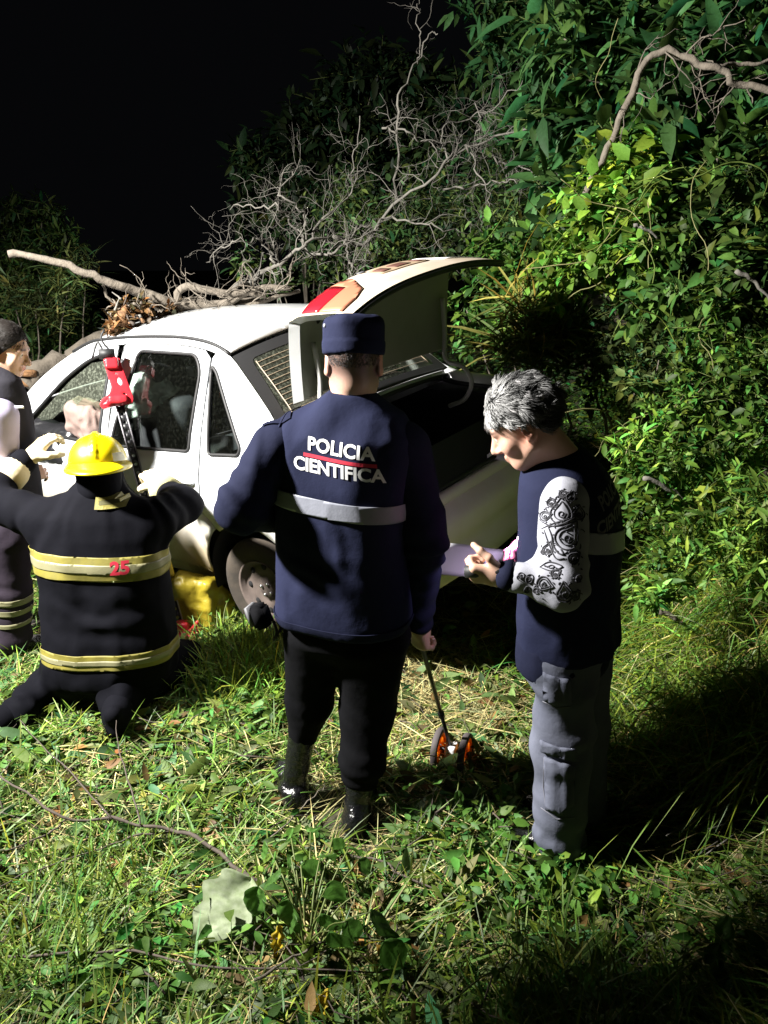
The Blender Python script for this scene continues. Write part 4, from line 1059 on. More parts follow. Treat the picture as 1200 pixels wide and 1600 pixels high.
def sleeve_print(so, V, Q):
    """paisley scrolls traced as thin flat ribbons just off the sleeve"""
    bv = BVHTree.FromPolygons([tuple(q) for q in V], [tuple(q) for q in Q]); m_ink = mat('black_ink_print', (.04, .04, .048), .9)
    def on(px, py):
        o_ = Vector((0, 0, EYE)); d = (Vector(at(px, py, 1.8)) - o_).normalized(); h_ = bv.ray_cast(o_, d)
        return None if h_[0] is None else np.array(h_[0]) - np.array(d) * .0015
    def stroke(pts, wd):
        P = [on(*p) for p in curve_pts(pts, max(10, 5 * len(pts)))]; run = []
        for p in P + [None]:
            if p is None:
                if len(run) > 2:
                    rr = .0011 * wd * np.sin(np.linspace(.35, math.pi - .35, len(run))) ** .5; A.tube(np.array(run), rr, 5)
                run = []
            else: run.append(p)
    A = Acc(); sg = []
    def T(cx, cy, s, ang):
        c_, s_ = math.cos(ang), math.sin(ang); return lambda pts: [(cx + s * (x * c_ - y * s_), cy + s * (x * s_ + y * c_)) for x, y in pts]
    tear = [(0, -1.15), (-.35, -.6), (-.72, -.05), (-.66, .5), (-.2, .8), (.3, .78), (.68, .45), (.7, -.05), (.38, -.6), (0, -1.15)]
    scroll = [(0, .25), (.2, .1), (.22, -.15), (0, -.3), (-.3, -.2), (-.38, .1), (-.2, .42), (.2, .5), (.5, .25), (.55, -.2)]
    for (cx, cy, s, a) in ((877, 800, 23, .05), (887, 838, 25, .55), (882, 927, 17, -.1), (850, 912, 14, 1.9), (905, 802, 12, 0), (862, 786, 9, 2.2), (897, 872, 12, .8), (852, 806, 10, 1.3), (856, 858, 11, .3), (892, 776, 9, .4), (868, 896, 9, 1.), (900, 930, 9, .7), (880, 772, 8, 1.6)):
        t = T(cx, cy, s, a); stroke(t(tear), 1.9); stroke(T(cx, cy, s * .66, a)(tear), 1.3); stroke(T(cx, cy + s * .12, s * .5, a)(scroll), 1.5)
        for k in range(6):
            th = a + k * 1.05; stroke([(cx + s * .92 * math.cos(th), cy + s * .92 * math.sin(th)), (cx + s * 1.05 * math.cos(th + .1), cy + s * 1.05 * math.sin(th + .1)), (cx + s * 1.1 * math.cos(th + .25), cy + s * 1.1 * math.sin(th + .25))], 1.4)
    # long tail of the paisley, wrist leaf, band round the upper arm, forearm scrolls
    stroke([(856, 822), (862, 838), (864, 852), (872, 864), (880, 866), (876, 858)], 2.4); stroke([(850, 828), (856, 846), (868, 872), (882, 872)], 1.8)
    stroke([(846, 815), (862, 822), (880, 818), (900, 808), (912, 812)], 2.2); stroke([(846, 826), (864, 818), (884, 812), (908, 804)], 1.8)
    stroke([(843, 886), (858, 878), (878, 885), (862, 892), (843, 886)], 2.); stroke([(856, 885), (862, 883), (866, 886), (860, 888), (856, 885)], 2.)
    for (cx, cy, s, a) in ((826, 905, 11, .4), (812, 902, 8, 2), (838, 922, 10, 1.2), (822, 922, 8, 0), (903, 905, 9, .3), (848, 862, 7, .5)):
        stroke(T(cx, cy, s, a)(scroll), 1.8); stroke(T(cx + 3, cy - 2, s * 1.3, a + 1.2)(scroll), 1.3)
    g_ = np.random.default_rng(5)
    for _ in range(44):
        x, y = g_.uniform(843, 908), g_.uniform(768, 935); stroke([(x, y), (x + 1.5, y + .6), (x + 2.4, y + 1.8)], 2.2)
    o = A.obj('printed_ornament', m_ink); keep(o, so.parent); o.parent = so; o.matrix_parent_inverse = Matrix.Identity(4)
forensic()

# ------------------------------------------------------------------ the kneeling firefighter
def firefighter():
    f = unit([.06, 1, 0]); F = frame(f); loc = (-1.22, 3.08, 0)
    hc = at(155, 738, 3.14); hf = unit([-.28, 1, -.2]); HF = frame(hf)
    sl, el, wl = at(76, 812, 3.12), at(-22, 782, 3.22), at(36, 722, 3.42)
    sr, er, wr_ = at(240, 815, 3.12), at(287, 788, 3.34), at(246, 757, 3.55)
    hV, hQ, hC = head_sdf(hc, HF, at(158, 790, 3.14))
    glv = []
    V1, Q1 = sdf(hand_prims(at(48, 716, 3.43), (.45, .45, .65), (.5, .7, -.35), -1, (28, 40, 25), .4, 1.12, thick=1.35), .005)
    V2, Q2 = sdf(hand_prims(wr_ + (0, 0, .0), (-.45, .6, .3), (-.2, .7, -.6), 1, (35, 45, 25), .4, 1.1, thick=1.35), .005)
    A = Acc()
    kl, kr = np.array([-1.52, 3.30, .10]), np.array([-.98, 3.34, .10]); al, ar = at(30, 1112, 2.86), at(188, 1092, 2.90)
    hl, hr = np.array([-1.36, 3.06, .24]), np.array([-1.12, 3.06, .24])
    bV, bQ = sdf([SEC((0, 0, 0), np.eye(3), [.22, .5, .8, .93, 1.02], [.17, .17, .18, .15, .07], [.11, .11, .11, .10, .07], [-1.21] * 5, [3.12] * 5)] + CHAIN([sl, el, wl], [.05, .042, .03]) + CHAIN([sr, er, wr_], [.05, .042, .03]) + CHAIN([hl, kl, al], [.08, .055, .04]) + CHAIN([hr, kr, ar], [.08, .055, .04]), .022)
    body = join_body('person', [(hV, hQ, hC), (bV, bQ, None)], m_skin, loc, 'firefighter in yellow helmet and black coat kneeling beside the car')
    c0 = F.T @ np.array([-1.215, 3.10, 0])
    z = [.195, .30, .45, .60, .74, .86, .94, 1.00, 1.045]; a = [.285, .287, .284, .280, .278, .268, .235, .16, .105]; b = [.215, .21, .20, .19, .182, .170, .152, .125, .105]
    v = SEC((0, 0, 0), F, z, a, b, None, None, 2.4, .05); v['cx'] += c0[0]; v['cy'] += c0[1] + np.array([-.02, -.02, -.01, 0, .0, .01, .02, .03, .035])
    P = [v] + CHAIN([sl, el, wl], [.098, .074, .060], .05) + CHAIN([sr, er, wr_ - .3 * (wr_ - er)], [.098, .078, .066], .05) + [RC(at(158, 785, 3.14), at(158, 752, 3.15), .105, .092, .03)]
    co, cV, cQ = garment('coat', P, .0115, m_turnout, body, .014, 61, (6, 6, 4), [(sr, er - sr, .16, .008, 60), (sl, el - sl, .16, .008, 60), ((-1.2, 2.95, .5), (0, 0, 1), .3, .005, 45)], sm=2)
    VQ = (cV, cQ)
    up = np.array([0, 0, 1.])
    def ring(py_top, py_bot, Yb, m, nm, tx=0., ty=0.):
        n = np.array([tx, ty, 1.]); patch(nm, VQ, [(tuple(at(160, py_top, Yb)), tuple(n)), (tuple(at(160, py_bot, Yb)), tuple(-n)), ((-1.22, 3.0, .5), (0, 1, 0) if False else (0, .0, 1)) if False else (tuple(at(160, py_top, Yb)), tuple(n))], m, co, .004)
    ring(873, 909, 2.92, m_yband, 'reflective_tape', .03, .05)
    n = np.array([.03, .05, 1.]); patch('silver_stripe', VQ, [(tuple(at(160, 884, 2.92)), tuple(n)), (tuple(at(160, 897, 2.92)), tuple(-n))], m_gband, co, .0075, .001)
    ring(1026, 1049, 2.87, m_yband, 'reflective_tape', -.02, .10)
    n = np.array([-.02, .10, 1.]); patch('silver_stripe', VQ, [(tuple(at(160, 1034, 2.87)), tuple(n)), (tuple(at(160, 1042, 2.87)), tuple(-n))], m_gband, co, .0075, .001)
    letters('lettering', text_mesh('25', .075, .003), at(184, 892, 2.9), F[:, 0], up, f, VQ, m_redp, co, .0105)
    bm = bmesh.new(); bmesh.ops.create_grid(bm, x_segments=10, y_segments=4, size=1)
    for q in bm.verts: q.co.x *= .056; q.co.y *= .024
    letters('name_patch', bm, at(167, 788, 2.98), F[:, 0], up, f, VQ, m_yband, co, .010)
    m_worn = mat('worn_dark_print', (.07, .065, .02), .8)
    bm = bmesh.new(); bmesh.ops.create_grid(bm, x_segments=10, y_segments=3, size=1)
    for q in bm.verts: q.co.x *= .040; q.co.y *= .008
    letters('patch_print', bm, at(167, 788, 2.98), F[:, 0], up, f, VQ, m_worn, co, .0115)
    # gloves with long cuffs
    for V, Q, w0, e0, k in ((V1, Q1, wl, el, 0), (V2, Q2, wr_, er, 1)):
        d = unit(w0 - e0); A = Acc(); A.add(V, Q); o = A.obj('glove', m_glove); keep(o, body)
        c_ = Acc().tube([w0 - d * .13, w0 - d * .06, w0, w0 + d * .035], [.076, .072, .050, .042], 18).obj('glove_cuff', mat('olive_glove_cuff', (.36, .34, .12), .8, noise=(9, (.55, .50, .30), .3)) if k else m_glove); keep(c_, body); c_.parent = o; c_.matrix_parent_inverse = Matrix.Identity(4)
    # trousers and boots: sitting on the heels, shins back towards the camera
    P = [RC(hl, kl, .135, .095, .06), RC(kl, al, .09, .075, .05), RC(hr, kr, .135, .095, .06), RC(kr, ar, .095, .085, .05), RC(hl, hr, .15, .15, .08)]
    garment('trousers', P, .0125, m_turnout, body, .014, 71, (7, 7, 7), [(al, al - kl, .2, .01, 55), (ar, ar - kr, .2, .011, 55)])
    def kneel_boot(an, d):
        d = unit(d); P = [RC(an, an + d * .10, .062, .058, .03), RC(an + d * .09 + (0, 0, .01), an + d * .15 + (0, 0, -.035), .055, .04, .03), RC(an + d * .13, an + d * .17 + (0, 0, .05), .04, .038, .03)]
        V, Q = sdf(P, .01); V = relax(V, Q, 1); o = mesh_obj('boot', V, Q, mat=m_turnout); keep(o, body)
    kneel_boot(al, (-.55, -.75, -.1)); kneel_boot(ar, (.15, -.9, -.12))
    # helmet: dome, ridge, brim, badge and rear tag
    m_hel = mat('yellow_helmet_shell', (.78, .62, .0), .35, coat=.35, noise=(5, (.70, .54, .005), .25), bump=(40, .06, .003))
    cc = hc + HF @ np.array([0, -.01, .045]); P = [EL(cc, (.118, .142, .118), HF, .02)] + [RC(cc + HF @ np.array([0, .142 * math.cos(t) * .97, .118 * math.sin(t) * .985]), cc + HF @ np.array([0, .142 * math.cos(t + .2) * .97, .118 * math.sin(t + .2) * .985]), .008, .008, .015) for t in np.arange(.3, 2.7, .2)]
    V, Q = sdf(P, .006, [(tuple(cc + HF[:, 2] * -.004), tuple(-HF[:, 2]))]); he = mesh_obj('helmet', V, Q, mat=m_hel); keep(he, body)
    a_ = np.linspace(0, 2 * np.pi, 64, endpoint=False); prof = [(.96, .004), (1.10, -.012), (1.14, -.02), (1.13, -.026), (1.06, -.016), (.93, -.006)]
    V = np.stack([np.stack([cc + HF @ np.array([.120 * k_ * math.cos(t), .144 * k_ * math.sin(t) - (.05 * (k_ - .95) * 4 if math.sin(t) < 0 else 0) * abs(math.sin(t)), z_ - .02 * max(0, -math.sin(t)) * (k_ > 1)]) for t in a_]) for k_, z_ in prof], 1).reshape(-1, 3)
    k = len(prof); Q = [(i * k + j, i * k + (j + 1) % k, ((i + 1) % 64) * k + (j + 1) % k, ((i + 1) % 64) * k + j) for i in range(64) for j in range(k)]
    o = mesh_obj('helmet_brim', V, Q, mat=m_hel); keep(o, body); o.parent = he; o.matrix_parent_inverse = Matrix.Identity(4)
    m_tagp = mat('pale_reflective_sticker', (.72, .68, .50), .5)
    P = [(x, z_) for x, z_ in rounded([(.35, .03), (.95, .02), (.95, .32), (.40, .30)], .05)]
    Pp, Fq = panel(P, (), .08); V = np.array([cc + HF @ (np.array([.1205 * math.cos(-u) * math.cos(w_), .1445 * math.sin(-u) * math.cos(w_), .120 * math.sin(w_)])) for u, w_ in Pp])
    o = mesh_obj('sticker', V, tris=Fq, mat=m_tagp); keep(o, body); o.parent = he; o.matrix_parent_inverse = Matrix.Identity(4)
    # neck curtain
    V, Q = sdf([RC(hc + HF @ np.array([0, -.03, .03]), hc + HF @ np.array([0, -.035, -.06]), .092, .088, .03)], .01); V = folds(V, vnormals(V, Q), .008, 77, (14, 14, 6)); o = mesh_obj('neck_curtain', V, Q, mat=m_turnout); keep(o, body); o.parent = he; o.matrix_parent_inverse = Matrix.Identity(4)
firefighter()

# ------------------------------------------------------------------ the person at the left edge of the frame
def bystander():
    f = unit([.80, .60, 0]); F = frame(f); loc = (-1.82, 3.62, 0)
    hc = at(9, 545, 3.62); hf = unit([.93, .02, -.30]); HF = frame(hf); nb = at(-8, 612, 3.64)
    sl, el, wl = at(-45, 640, 3.80), at(-40, 740, 3.78), at(0, 790, 3.9)
    sr, er, wr_ = at(0, 650, 3.46), at(5, 745, 3.45), at(40, 745, 3.62)
    hl, kl, al = at(-5, 830, 3.74), at(0, 920, 3.74), at(4, 1000, 3.72); hr, kr, ar = at(14, 835, 3.55), at(18, 925, 3.56), at(22, 1002, 3.55)
    hV, hQ, hC = head_sdf(hc, HF, nb)
    hnV, hnQ = sdf(hand_prims(wr_, (.5, .8, .1), (-.5, .4, -.6), 1, (35, 45, 25)), .005)
    bV, bQ = sdf([SEC((0, 0, 0), np.eye(3), [.82, 1.0, 1.2, 1.36, 1.46], [.13, .13, .13, .12, .06], [.11, .11, .12, .11, .06], [-1.83] * 5, [3.62] * 5)] + CHAIN([sl, el, wl], [.05, .042, .03]) + CHAIN([sr, er, wr_], [.05, .042, .03]) + CHAIN([hl, kl, al], [.08, .055, .04]) + CHAIN([hr, kr, ar], [.08, .055, .04]) + [RC(nb, (-1.83, 3.62, 1.3), .05, .08), RC((-1.83, 3.62, .88), hl, .10, .08), RC((-1.83, 3.62, .88), hr, .10, .08), RC((-1.83, 3.62, 1.36), sl, .07, .05), RC((-1.83, 3.62, 1.36), sr, .07, .05)], .02)
    body = join_body('person', [(hV, hQ, hC), (hnV, hnQ, None), (bV, bQ, None)], m_skin, loc, 'dark haired person in a charcoal jacket at the left edge, looking down')
    c0 = F.T @ np.array([-1.83, 3.62, 0]); m_ch = cloth('charcoal_cloth', (.022, .021, .027), (.03, .029, .036)); m_lav = cloth('lit_lilac_cloth', (.40, .37, .50), (.34, .31, .44))  # dark jacket's sleeves painted pale lilac for the strong lamplight on them
    v = SEC((0, 0, 0), F, [.80, .95, 1.1, 1.25, 1.36, 1.43, 1.50, 1.55], [.185, .19, .19, .195, .19, .165, .10, .075], [.135, .135, .14, .14, .13, .115, .09, .075], None, None, 2.4, .04); v['cx'] += c0[0]; v['cy'] += c0[1]
    garment('jacket', [v, RC(at(-4, 612, 3.64), at(-2, 588, 3.64), .085, .078, .02)], .0115, m_ch, body, .012, 81, (7, 7, 4.5))
    garment('sleeve', CHAIN([sr, er, wr_], [.082, .068, .05], .04), .0115, m_lav, body, .010, 83, (9, 9, 6), [(er, er - sr, .12, .007, 80)])
    garment('sleeve', CHAIN([sl, el, wl], [.082, .068, .05], .04), .0125, m_lav, body, .010, 84, (9, 9, 6))
    m_tr = cloth('dark_plum_trouser_cloth', (.022, .017, .025), (.03, .024, .033))
    P = [SEC((0, 0, 0), F, [.66, .75, .84], [.165, .175, .17], [.125, .13, .125], [c0[0]] * 3, [c0[1]] * 3, 2.3, .05)] + CHAIN([hl, kl, al], [.11, .085, .08], .05) + CHAIN([hr, kr, ar], [.11, .086, .082], .05)
    to, tV, tQ = garment('trousers', P, .012, m_tr, body, .012, 85, (8, 8, 5), [(ar, (0, 0, 1), .2, .009, 55), (kr, (0, 0, 1), .15, .007, 60)], planes=[((0, 0, .05), (0, 0, -1))])
    for y0, y1 in ((940, 950), (957, 966), (978, 985)):
        patch('reflective_tape', (tV, tQ), [(tuple(at(20, y0, 3.46)), (0, 0, 1)), (tuple(at(20, y1, 3.46)), (0, 0, -1))], m_gband, to, .004)
    boot('boot', (al[0], al[1], .14), (al[0], al[1], .10), float(gz(al[0], al[1])) + .004, f[:2], body); boot('boot', (ar[0], ar[1], .14), (ar[0], ar[1], .10), float(gz(ar[0], ar[1])) + .004, f[:2], body)
    keep(Acc().box(at(30, 636, 3.47), (.022, .002, .006), frame((.2, 1, 0))).obj('badge', m_letter, None, False), body)
    hp = hc + HF @ np.array([0, .050, .035])
    scalp(hc, HF, None, .009, m_hairdark, 'hair', body, .0065, .0015, planes=[(tuple(hp), tuple(unit(HF @ np.array([0, .8, -.6])))), (tuple(hc + HF @ np.array([0, -.02, -.055])), tuple(HF @ np.array([0, .1, -1.])))])
    strands(hc, HF, lambda p: p[2] > .01 + .5 * max(0, p[1] - .03) + .1 * p[1] and p[1] < .08, 1500, .022, .0008, 14, lambda g_, p: np.full(3, 1.), m_hairdark, 'hair', body, 1.4, .08, lift=.002)
bystander()
# ================================================================== TOOLS AND SMALL THINGS
def extruded(name, poly, holes, place, thick, m, parent, d=.012, bevel=.0015):
    """2D outline (metres) with holes -> solid plate; place(u,v) maps to world"""
    P, F = panel(poly, holes, d); V = np.array([place(*p) for p in P])
    o = mesh_obj(name, V, tris=F, mat=m, sm=False)
    if parent: keep(o, parent)
    modify(o, 'SOLIDIFY', thickness=thick, offset=0)
    if bevel: modify(o, 'BEVEL', width=bevel, segments=2, limit_method='ANGLE')
    return o

def hi_lift_jack():
    foot, top = at(287, 1000, 3.72), at(181, 610, 4.22)
    jk = empty('lifting_jack', foot); tag(jk, 'red and black lifting jack with a perforated bar leaning against the car door', 'jack')
    m_red = mat('red_cast_iron', (.48, .018, .03), .38, coat=.4, noise=(14, (.36, .012, .02), .3), bump=(60, .15, .002))
    m_bar = mat('black_bar_paint', (.015, .015, .018), .45); m_edge = mat('lit_bar_edge', (.38, .37, .40), .4, metal=.5)  # flange edges paler than the black bar: light on them put into the colour
    ax = unit(top - foot); L_ = np.linalg.norm(top - foot); vw = unit(np.array([0, 0, EYE]) - (top + foot) / 2); sd = unit(np.cross(ax, vw)); nn = np.cross(sd, ax)
    # bar with its row of holes, flanges at both edges
    holes = []
    for k in range(int(L_ / .048)):
        c = .03 + k * .048; a = np.linspace(0, 2 * np.pi, 8, endpoint=False); holes.append(np.stack([.0085 * np.cos(a), c + .0085 * np.sin(a)], 1))
    pl = lambda u, v: foot + sd * u + ax * v
    extruded('bar', [(-.019, 0), (.019, 0), (.019, L_), (-.019, L_)], holes, pl, .006, m_bar, jk, .03, 0)
    for s in (1, -1): keep(Acc().box((foot + top) / 2 + sd * s * .021, (.0035, .011, L_ / 2), np.c_[sd, nn, ax]).obj('bar_flange', m_edge, None, False), jk)
    # the casting at the head, in the photo's outline (pixels about 0.0037 m there)
    k = float(np.linalg.norm(at(200, 600, 4.22) - at(199, 600, 4.22))); o0 = at(180, 600, 4.20)
    Rm = frame(-vw); px = lambda x, y: o0 + Rm[:, 0] * (x - 180) * k + Rm[:, 2] * (600 - y) * k
    out = rounded([(166, 562), (190, 561), (194, 580), (205, 624), (203, 632), (176, 633), (159, 639), (154, 632), (158, 624), (170, 616), (174, 606), (168, 575)], 3)
    ov = lambda x, y, a_, b_, t=0: [(x + a_ * math.cos(q) * math.cos(t) - b_ * math.sin(q) * math.sin(t), y + a_ * math.cos(q) * math.sin(t) + b_ * math.sin(q) * math.cos(t)) for q in np.linspace(0, 2 * np.pi, 12, endpoint=False)]
    out = [p for p in out[::-1]]
    extruded('climbing_head', out, [ov(187, 597, 3.2, 6.5, -.2), ov(192, 617, 2, 2), rounded([(167, 622), (176, 620), (176, 628), (169, 629)], 1.5), ov(183, 585, 1.5, 2), ov(181, 577, 1.3, 1.8)], px, .055, m_red, jk, 4, .003)
    V, Q = sdf([BX(px(178, 570) + vw * .03, (.035, .02, .03), Rm, .01), BX(px(182, 625) + vw * .02, (.05, .03, .022), Rm, .012), RC(px(160, 632) + vw * .01, px(185, 628) + vw * .02, .018, .024, .02)], .006); keep(mesh_obj('casting_boss', V, Q, mat=m_red), jk)
    keep(Acc().box(px(172, 553), (.042, .03, .022), Rm).obj('top_clamp', m_black, None, False), jk)
    for pts in (((168, 550), (160, 535), (150, 560)), ((178, 550), (166, 530), (172, 515))):
        keep(Acc().tube(curve_pts([px(*p) - vw * .0 for p in pts], 8), .006, 5).obj('strap', m_black, None), jk)
    V, Q = sdf([BX(foot + (0, 0, .035), (.09, .06, .022), None, .01), BX(foot + (0, 0, .075), (.035, .03, .035), None, .01, .02), RC(foot + np.array([.05, -.02, .06]), foot + np.array([.09, -.03, .12]), .014, .012, .01)], .008); keep(mesh_obj('foot_plate', V, Q, mat=m_red), jk)
    # yellow running gear low on the bar
    c = foot + ax * .40; V, Q = sdf([BX(c, (.045, .035, .055), np.c_[sd, nn, ax], .012), BX(c + sd * -.02 + ax * .07, (.028, .03, .03), np.c_[sd, nn, ax], .01, .02)], .007); keep(mesh_obj('running_gear', V, Q, mat=mat('yellow_tool_paint', (.55, .42, .02), .45, noise=(12, (.42, .30, .02), .3))), jk)
hi_lift_jack()

def crumpled(name, label, cat, prims, h, m, amp, seed, s=(9, 9, 9)):
    V, Q = sdf(prims, h); V = relax(V, Q, 1); N = vnormals(V, Q); V = folds(V, N, amp, seed, s, .75); V = folds(V, vnormals(V, Q), amp * .4, seed + 3, tuple(2.3 * np.array(s)), .8)
    o = mesh_obj(name, V, Q, mat=m); tag(o, label, cat); return o
c = at(312, 940, 3.86)
crumpled('tarpaulin_bag', 'crumpled yellow plastic tool bag in the grass beside the rear wheel', 'bag', [BX(c + (-.02, 0, .0), (.13, .07, .15), frame((.3, 1, 0)), .03), EL(c + (.10, .03, -.03), (.09, .06, .11), None, .05), EL(c + (-.07, -.03, .09), (.07, .06, .09), None, .04)], .010,
         mat('yellow_vinyl', (.34, .27, .02), .45, noise=(7, (.25, .19, .015), .3), bump=(40, .4, .008)), .026, 5, (7, 7, 7))
crumpled('deflated_airbag', 'crumpled pinkish white airbag hanging in the broken front window', 'airbag', [BX(at(132, 652, 4.62), (.10, .09, .10), frame((.3, 1, .2), (.3, 0, 1)), .05), BX(at(154, 668, 4.60), (.08, .08, .10), frame((1, .4, 0), (-.3, 0, 1)), .04, .03), EL(at(150, 705, 4.60), (.09, .09, .12), None, .06)], .011, cloth('airbag_cloth', (.30, .23, .21), (.22, .15, .13), fold=1., fs=9), .040, 11, (8, 8, 6))
crumpled('rolled_jacket', 'black rolled jacket lying in the front window opening', 'jacket', [RC(at(68, 672, 4.78), at(112, 688, 4.62), .075, .07, .03), RC(at(66, 700, 4.76), at(112, 715, 4.62), .08, .075, .03)], .012, mat('black_shiny_nylon', (.016, .016, .018), .3, bump=(40, .4, .006)), .016, 13, (5, 12, 12))
crumpled('plastic_bag', 'pale green plastic bag on the rear seat behind the door glass', 'bag', [EL(at(236, 606, 4.50), (.15, .12, .10), None, .05), EL(at(222, 630, 4.52), (.12, .1, .1), None, .05)], .012, mat('pale_green_plastic', (.42, .50, .44), .35, bump=(30, .5, .01)), .032, 15, (8, 8, 8))

# ---- measuring wheel held by the officer
def measuring_wheel():
    a0, a1 = at(684, 1170, 2.66), at(727, 1175, 2.60); mid = (a0 + a1) / 2; ax = unit(np.array([.93, -.37, .02]))
    a0, a1 = mid - ax * .052, mid + ax * .058
    mw = empty('measuring_wheel', mid - (0, 0, .08)); tag(mw, 'walking measuring wheel with two orange spoked wheels held by the officer', 'measuring wheel')
    m_or = mat('orange_plastic', (.85, .30, .015), .35, trans=.55); m_ty = mat('grey_brown_tread', (.07, .058, .06), .8); m_gr = mat('olive_tube', (.16, .15, .10), .35, metal=.6)
    Rm = frame(ax, (0, 0, 1))
    for c in (a0, a1):
        n = 40; t = np.linspace(0, 2 * np.pi, n, endpoint=False)
        def ringv(r, off): return c + np.outer(np.cos(t), Rm[:, 0]) * r + np.outer(np.sin(t), Rm[:, 2]) * r + ax * off
        prof = [(.062, -.012), (.076, -.013), (.080, -.009), (.080, .009), (.076, .013), (.062, .012)]; V = np.stack([ringv(r, o_) for r, o_ in prof], 1).reshape(-1, 3); k = len(prof)
        Q = [(i * k + j, i * k + (j + 1) % k, ((i + 1) % n) * k + (j + 1) % k, ((i + 1) % n) * k + j) for i in range(n) for j in range(k)]
        ty = mesh_obj('wheel', V, Q, mat=m_ty); keep(ty, mw)
        A = Acc(); prof = [(.050, -.009), (.0625, -.010), (.0625, .010), (.050, .009)]; V = np.stack([ringv(r, o_) for r, o_ in prof], 1).reshape(-1, 3); k = 4
        A.add(V, [(i * k + j, i * k + (j + 1) % k, ((i + 1) % n) * k + (j + 1) % k, ((i + 1) % n) * k + j) for i in range(n) for j in range(k)]); 
        o = A.obj('rim', m_or); keep(o, mw); o.parent = ty; o.matrix_parent_inverse = Matrix.Identity(4)
        for q in range(5):
            th = q * 2 * math.pi / 5 + .5; d = Rm[:, 0] * math.cos(th) + Rm[:, 2] * math.sin(th); e = -Rm[:, 0] * math.sin(th) + Rm[:, 2] * math.cos(th)
            V = [c + d * r + e * w_ * s + ax * z for r, w_ in ((.008, .008), (.053, .015)) for s in (-1, 1) for z in (-.005, .006)]
            o = mesh_obj('spoke', V, [(0, 1, 3, 2), (4, 6, 7, 5), (0, 4, 5, 1), (2, 3, 7, 6), (0, 2, 6, 4), (1, 5, 7, 3)], mat=m_or, sm=False); keep(o, mw); o.parent = ty; o.matrix_parent_inverse = Matrix.Identity(4)
    keep(Acc().tube([a0 - ax * .015, a1 + ax * .018], .007, 8).obj('axle', m_black), mw)
    V, Q = sdf([BX(mid + (0, 0, .0), (.028, .022, .028), Rm, .008)], .005); keep(mesh_obj('counter_box', V, Q, mat=m_clear), mw)
    h0, h1 = mid + np.array([-.005, 0, .02]), at(652, 985, 2.44); j = h0 + (h1 - h0) * .30
    keep(Acc().tube([h0, j], .0075, 8).obj('lower_tube', m_black), mw); keep(Acc().tube([j, h1 + (h1 - j) * .06], .0085, 10).obj('handle_tube', m_gr), mw)
    keep(Acc().tube([j - (h1 - j) * .03, j + (h1 - j) * .03], .0125, 10).obj('tube_joint', m_black), mw)
    d = unit(h1 - j); keep(Acc().tube([h1 - d * .06, h1 + d * .07], .015, 10).obj('grip', m_black), mw)
measuring_wheel()

atf = lambda x, y, Y: at(x, y, Y - FSH)
# ---- sheet of paper, pink gloved hand with a lit penlight, black torch
m_paper = mat('white_paper', (.70, .69, .74), .6, trans=.2)
TL, TR, BR, BL = atf(668, 849, 2.92), atf(806, 858, 2.55), atf(806, 897, 2.36), atf(668, 899, 2.72)
U, Vv = np.meshgrid(np.linspace(0, 1, 14), np.linspace(0, 1, 8), indexing='ij'); U = U[..., None]; Vv = Vv[..., None]
P = (TL * (1 - U) + TR * U) * (1 - Vv) + (BL * (1 - U) + BR * U) * Vv; P[..., 2] += .006 * np.sin(U[..., 0] * 5 + Vv[..., 0] * 2)
I = np.arange(14 * 8).reshape(14, 8)
paper = mesh_obj('paper_sheet', P.reshape(-1, 3), np.stack([I[:-1, :-1], I[1:, :-1], I[1:, 1:], I[:-1, 1:]], -1).reshape(-1, 4), mat=m_paper); modify(paper, 'SOLIDIFY', thickness=.002, offset=0)
tag(paper, 'white sheet of paper lit by a penlight in the hands of the grey haired man', 'paper')
m_pink = mat('pink_latex_glove', (.62, .16, .30), .45, bump=(60, .5, .006), subsurf=.1)
hp_ = hand_prims(atf(848, 853, 2.44), (-.93, -.25, .12), (-.1, -.5, -.85), 1, (35, 45, 30), .5, 1.0, .10, 1.15)
V, Q = sdf(hp_ + [RC(atf(846, 853, 2.44), atf(860, 866, 2.46), .032, .04, .02)], .004); V = folds(V, vnormals(V, Q), .004, 91, (40, 40, 40), .8)
gl = mesh_obj('rubber_glove', V, Q, mat=m_pink); tag(gl, 'crinkled pink rubber glove holding the paper and a lit penlight', 'glove')
pa, pb = atf(832, 842, 2.36), atf(811, 843, 2.36); d = unit(pb - pa)
pen = empty('penlight', pa); tag(pen, 'small lit penlight shining along the paper beside the pink glove', 'penlight')
keep(Acc().tube([pa, pb - d * .01, pb], [.008, .008, .011], 12).obj('barrel', m_black), pen)
keep(Acc().tube([pb, pb + d * .004], .0095, 12).obj('lens', mat('lit_lens', (.9, .85, 1), .3, emit=((1, .8, 1), 14))), pen)
pl = bpy.data.lights.new('penlight_beam', 'SPOT'); pl.energy = 7; pl.color = (.86, .66, 1.0); pl.shadow_soft_size = .008; pl.spot_size = R(95); pl.spot_blend = .6
plo = bpy.data.objects.new('penlight_beam', pl); COL.objects.link(plo); plo.location = pb + d * .012; plo.rotation_euler = Vector(unit(atf(760, 884, 2.62) - pb)).to_track_quat('-Z', 'Y').to_euler()
ta, tb = atf(794, 894, 2.185), atf(727, 893, 2.215); d = unit(tb - ta); tc_ = empty('torch', ta); tag(tc_, 'black pocket torch gripped in the bare hand of the grey haired man', 'torch')
keep(Acc().tube([ta, tb - d * .045], .0125, 14).obj('barrel', m_black), tc_); keep(Acc().tube([tb - d * .045, tb - d * .03, tb], [.0125, .0175, .018], 16).obj('head', m_black), tc_)
keep(Acc().tube([tb, tb + d * .001], .015, 14).obj('lens', m_trim), tc_)
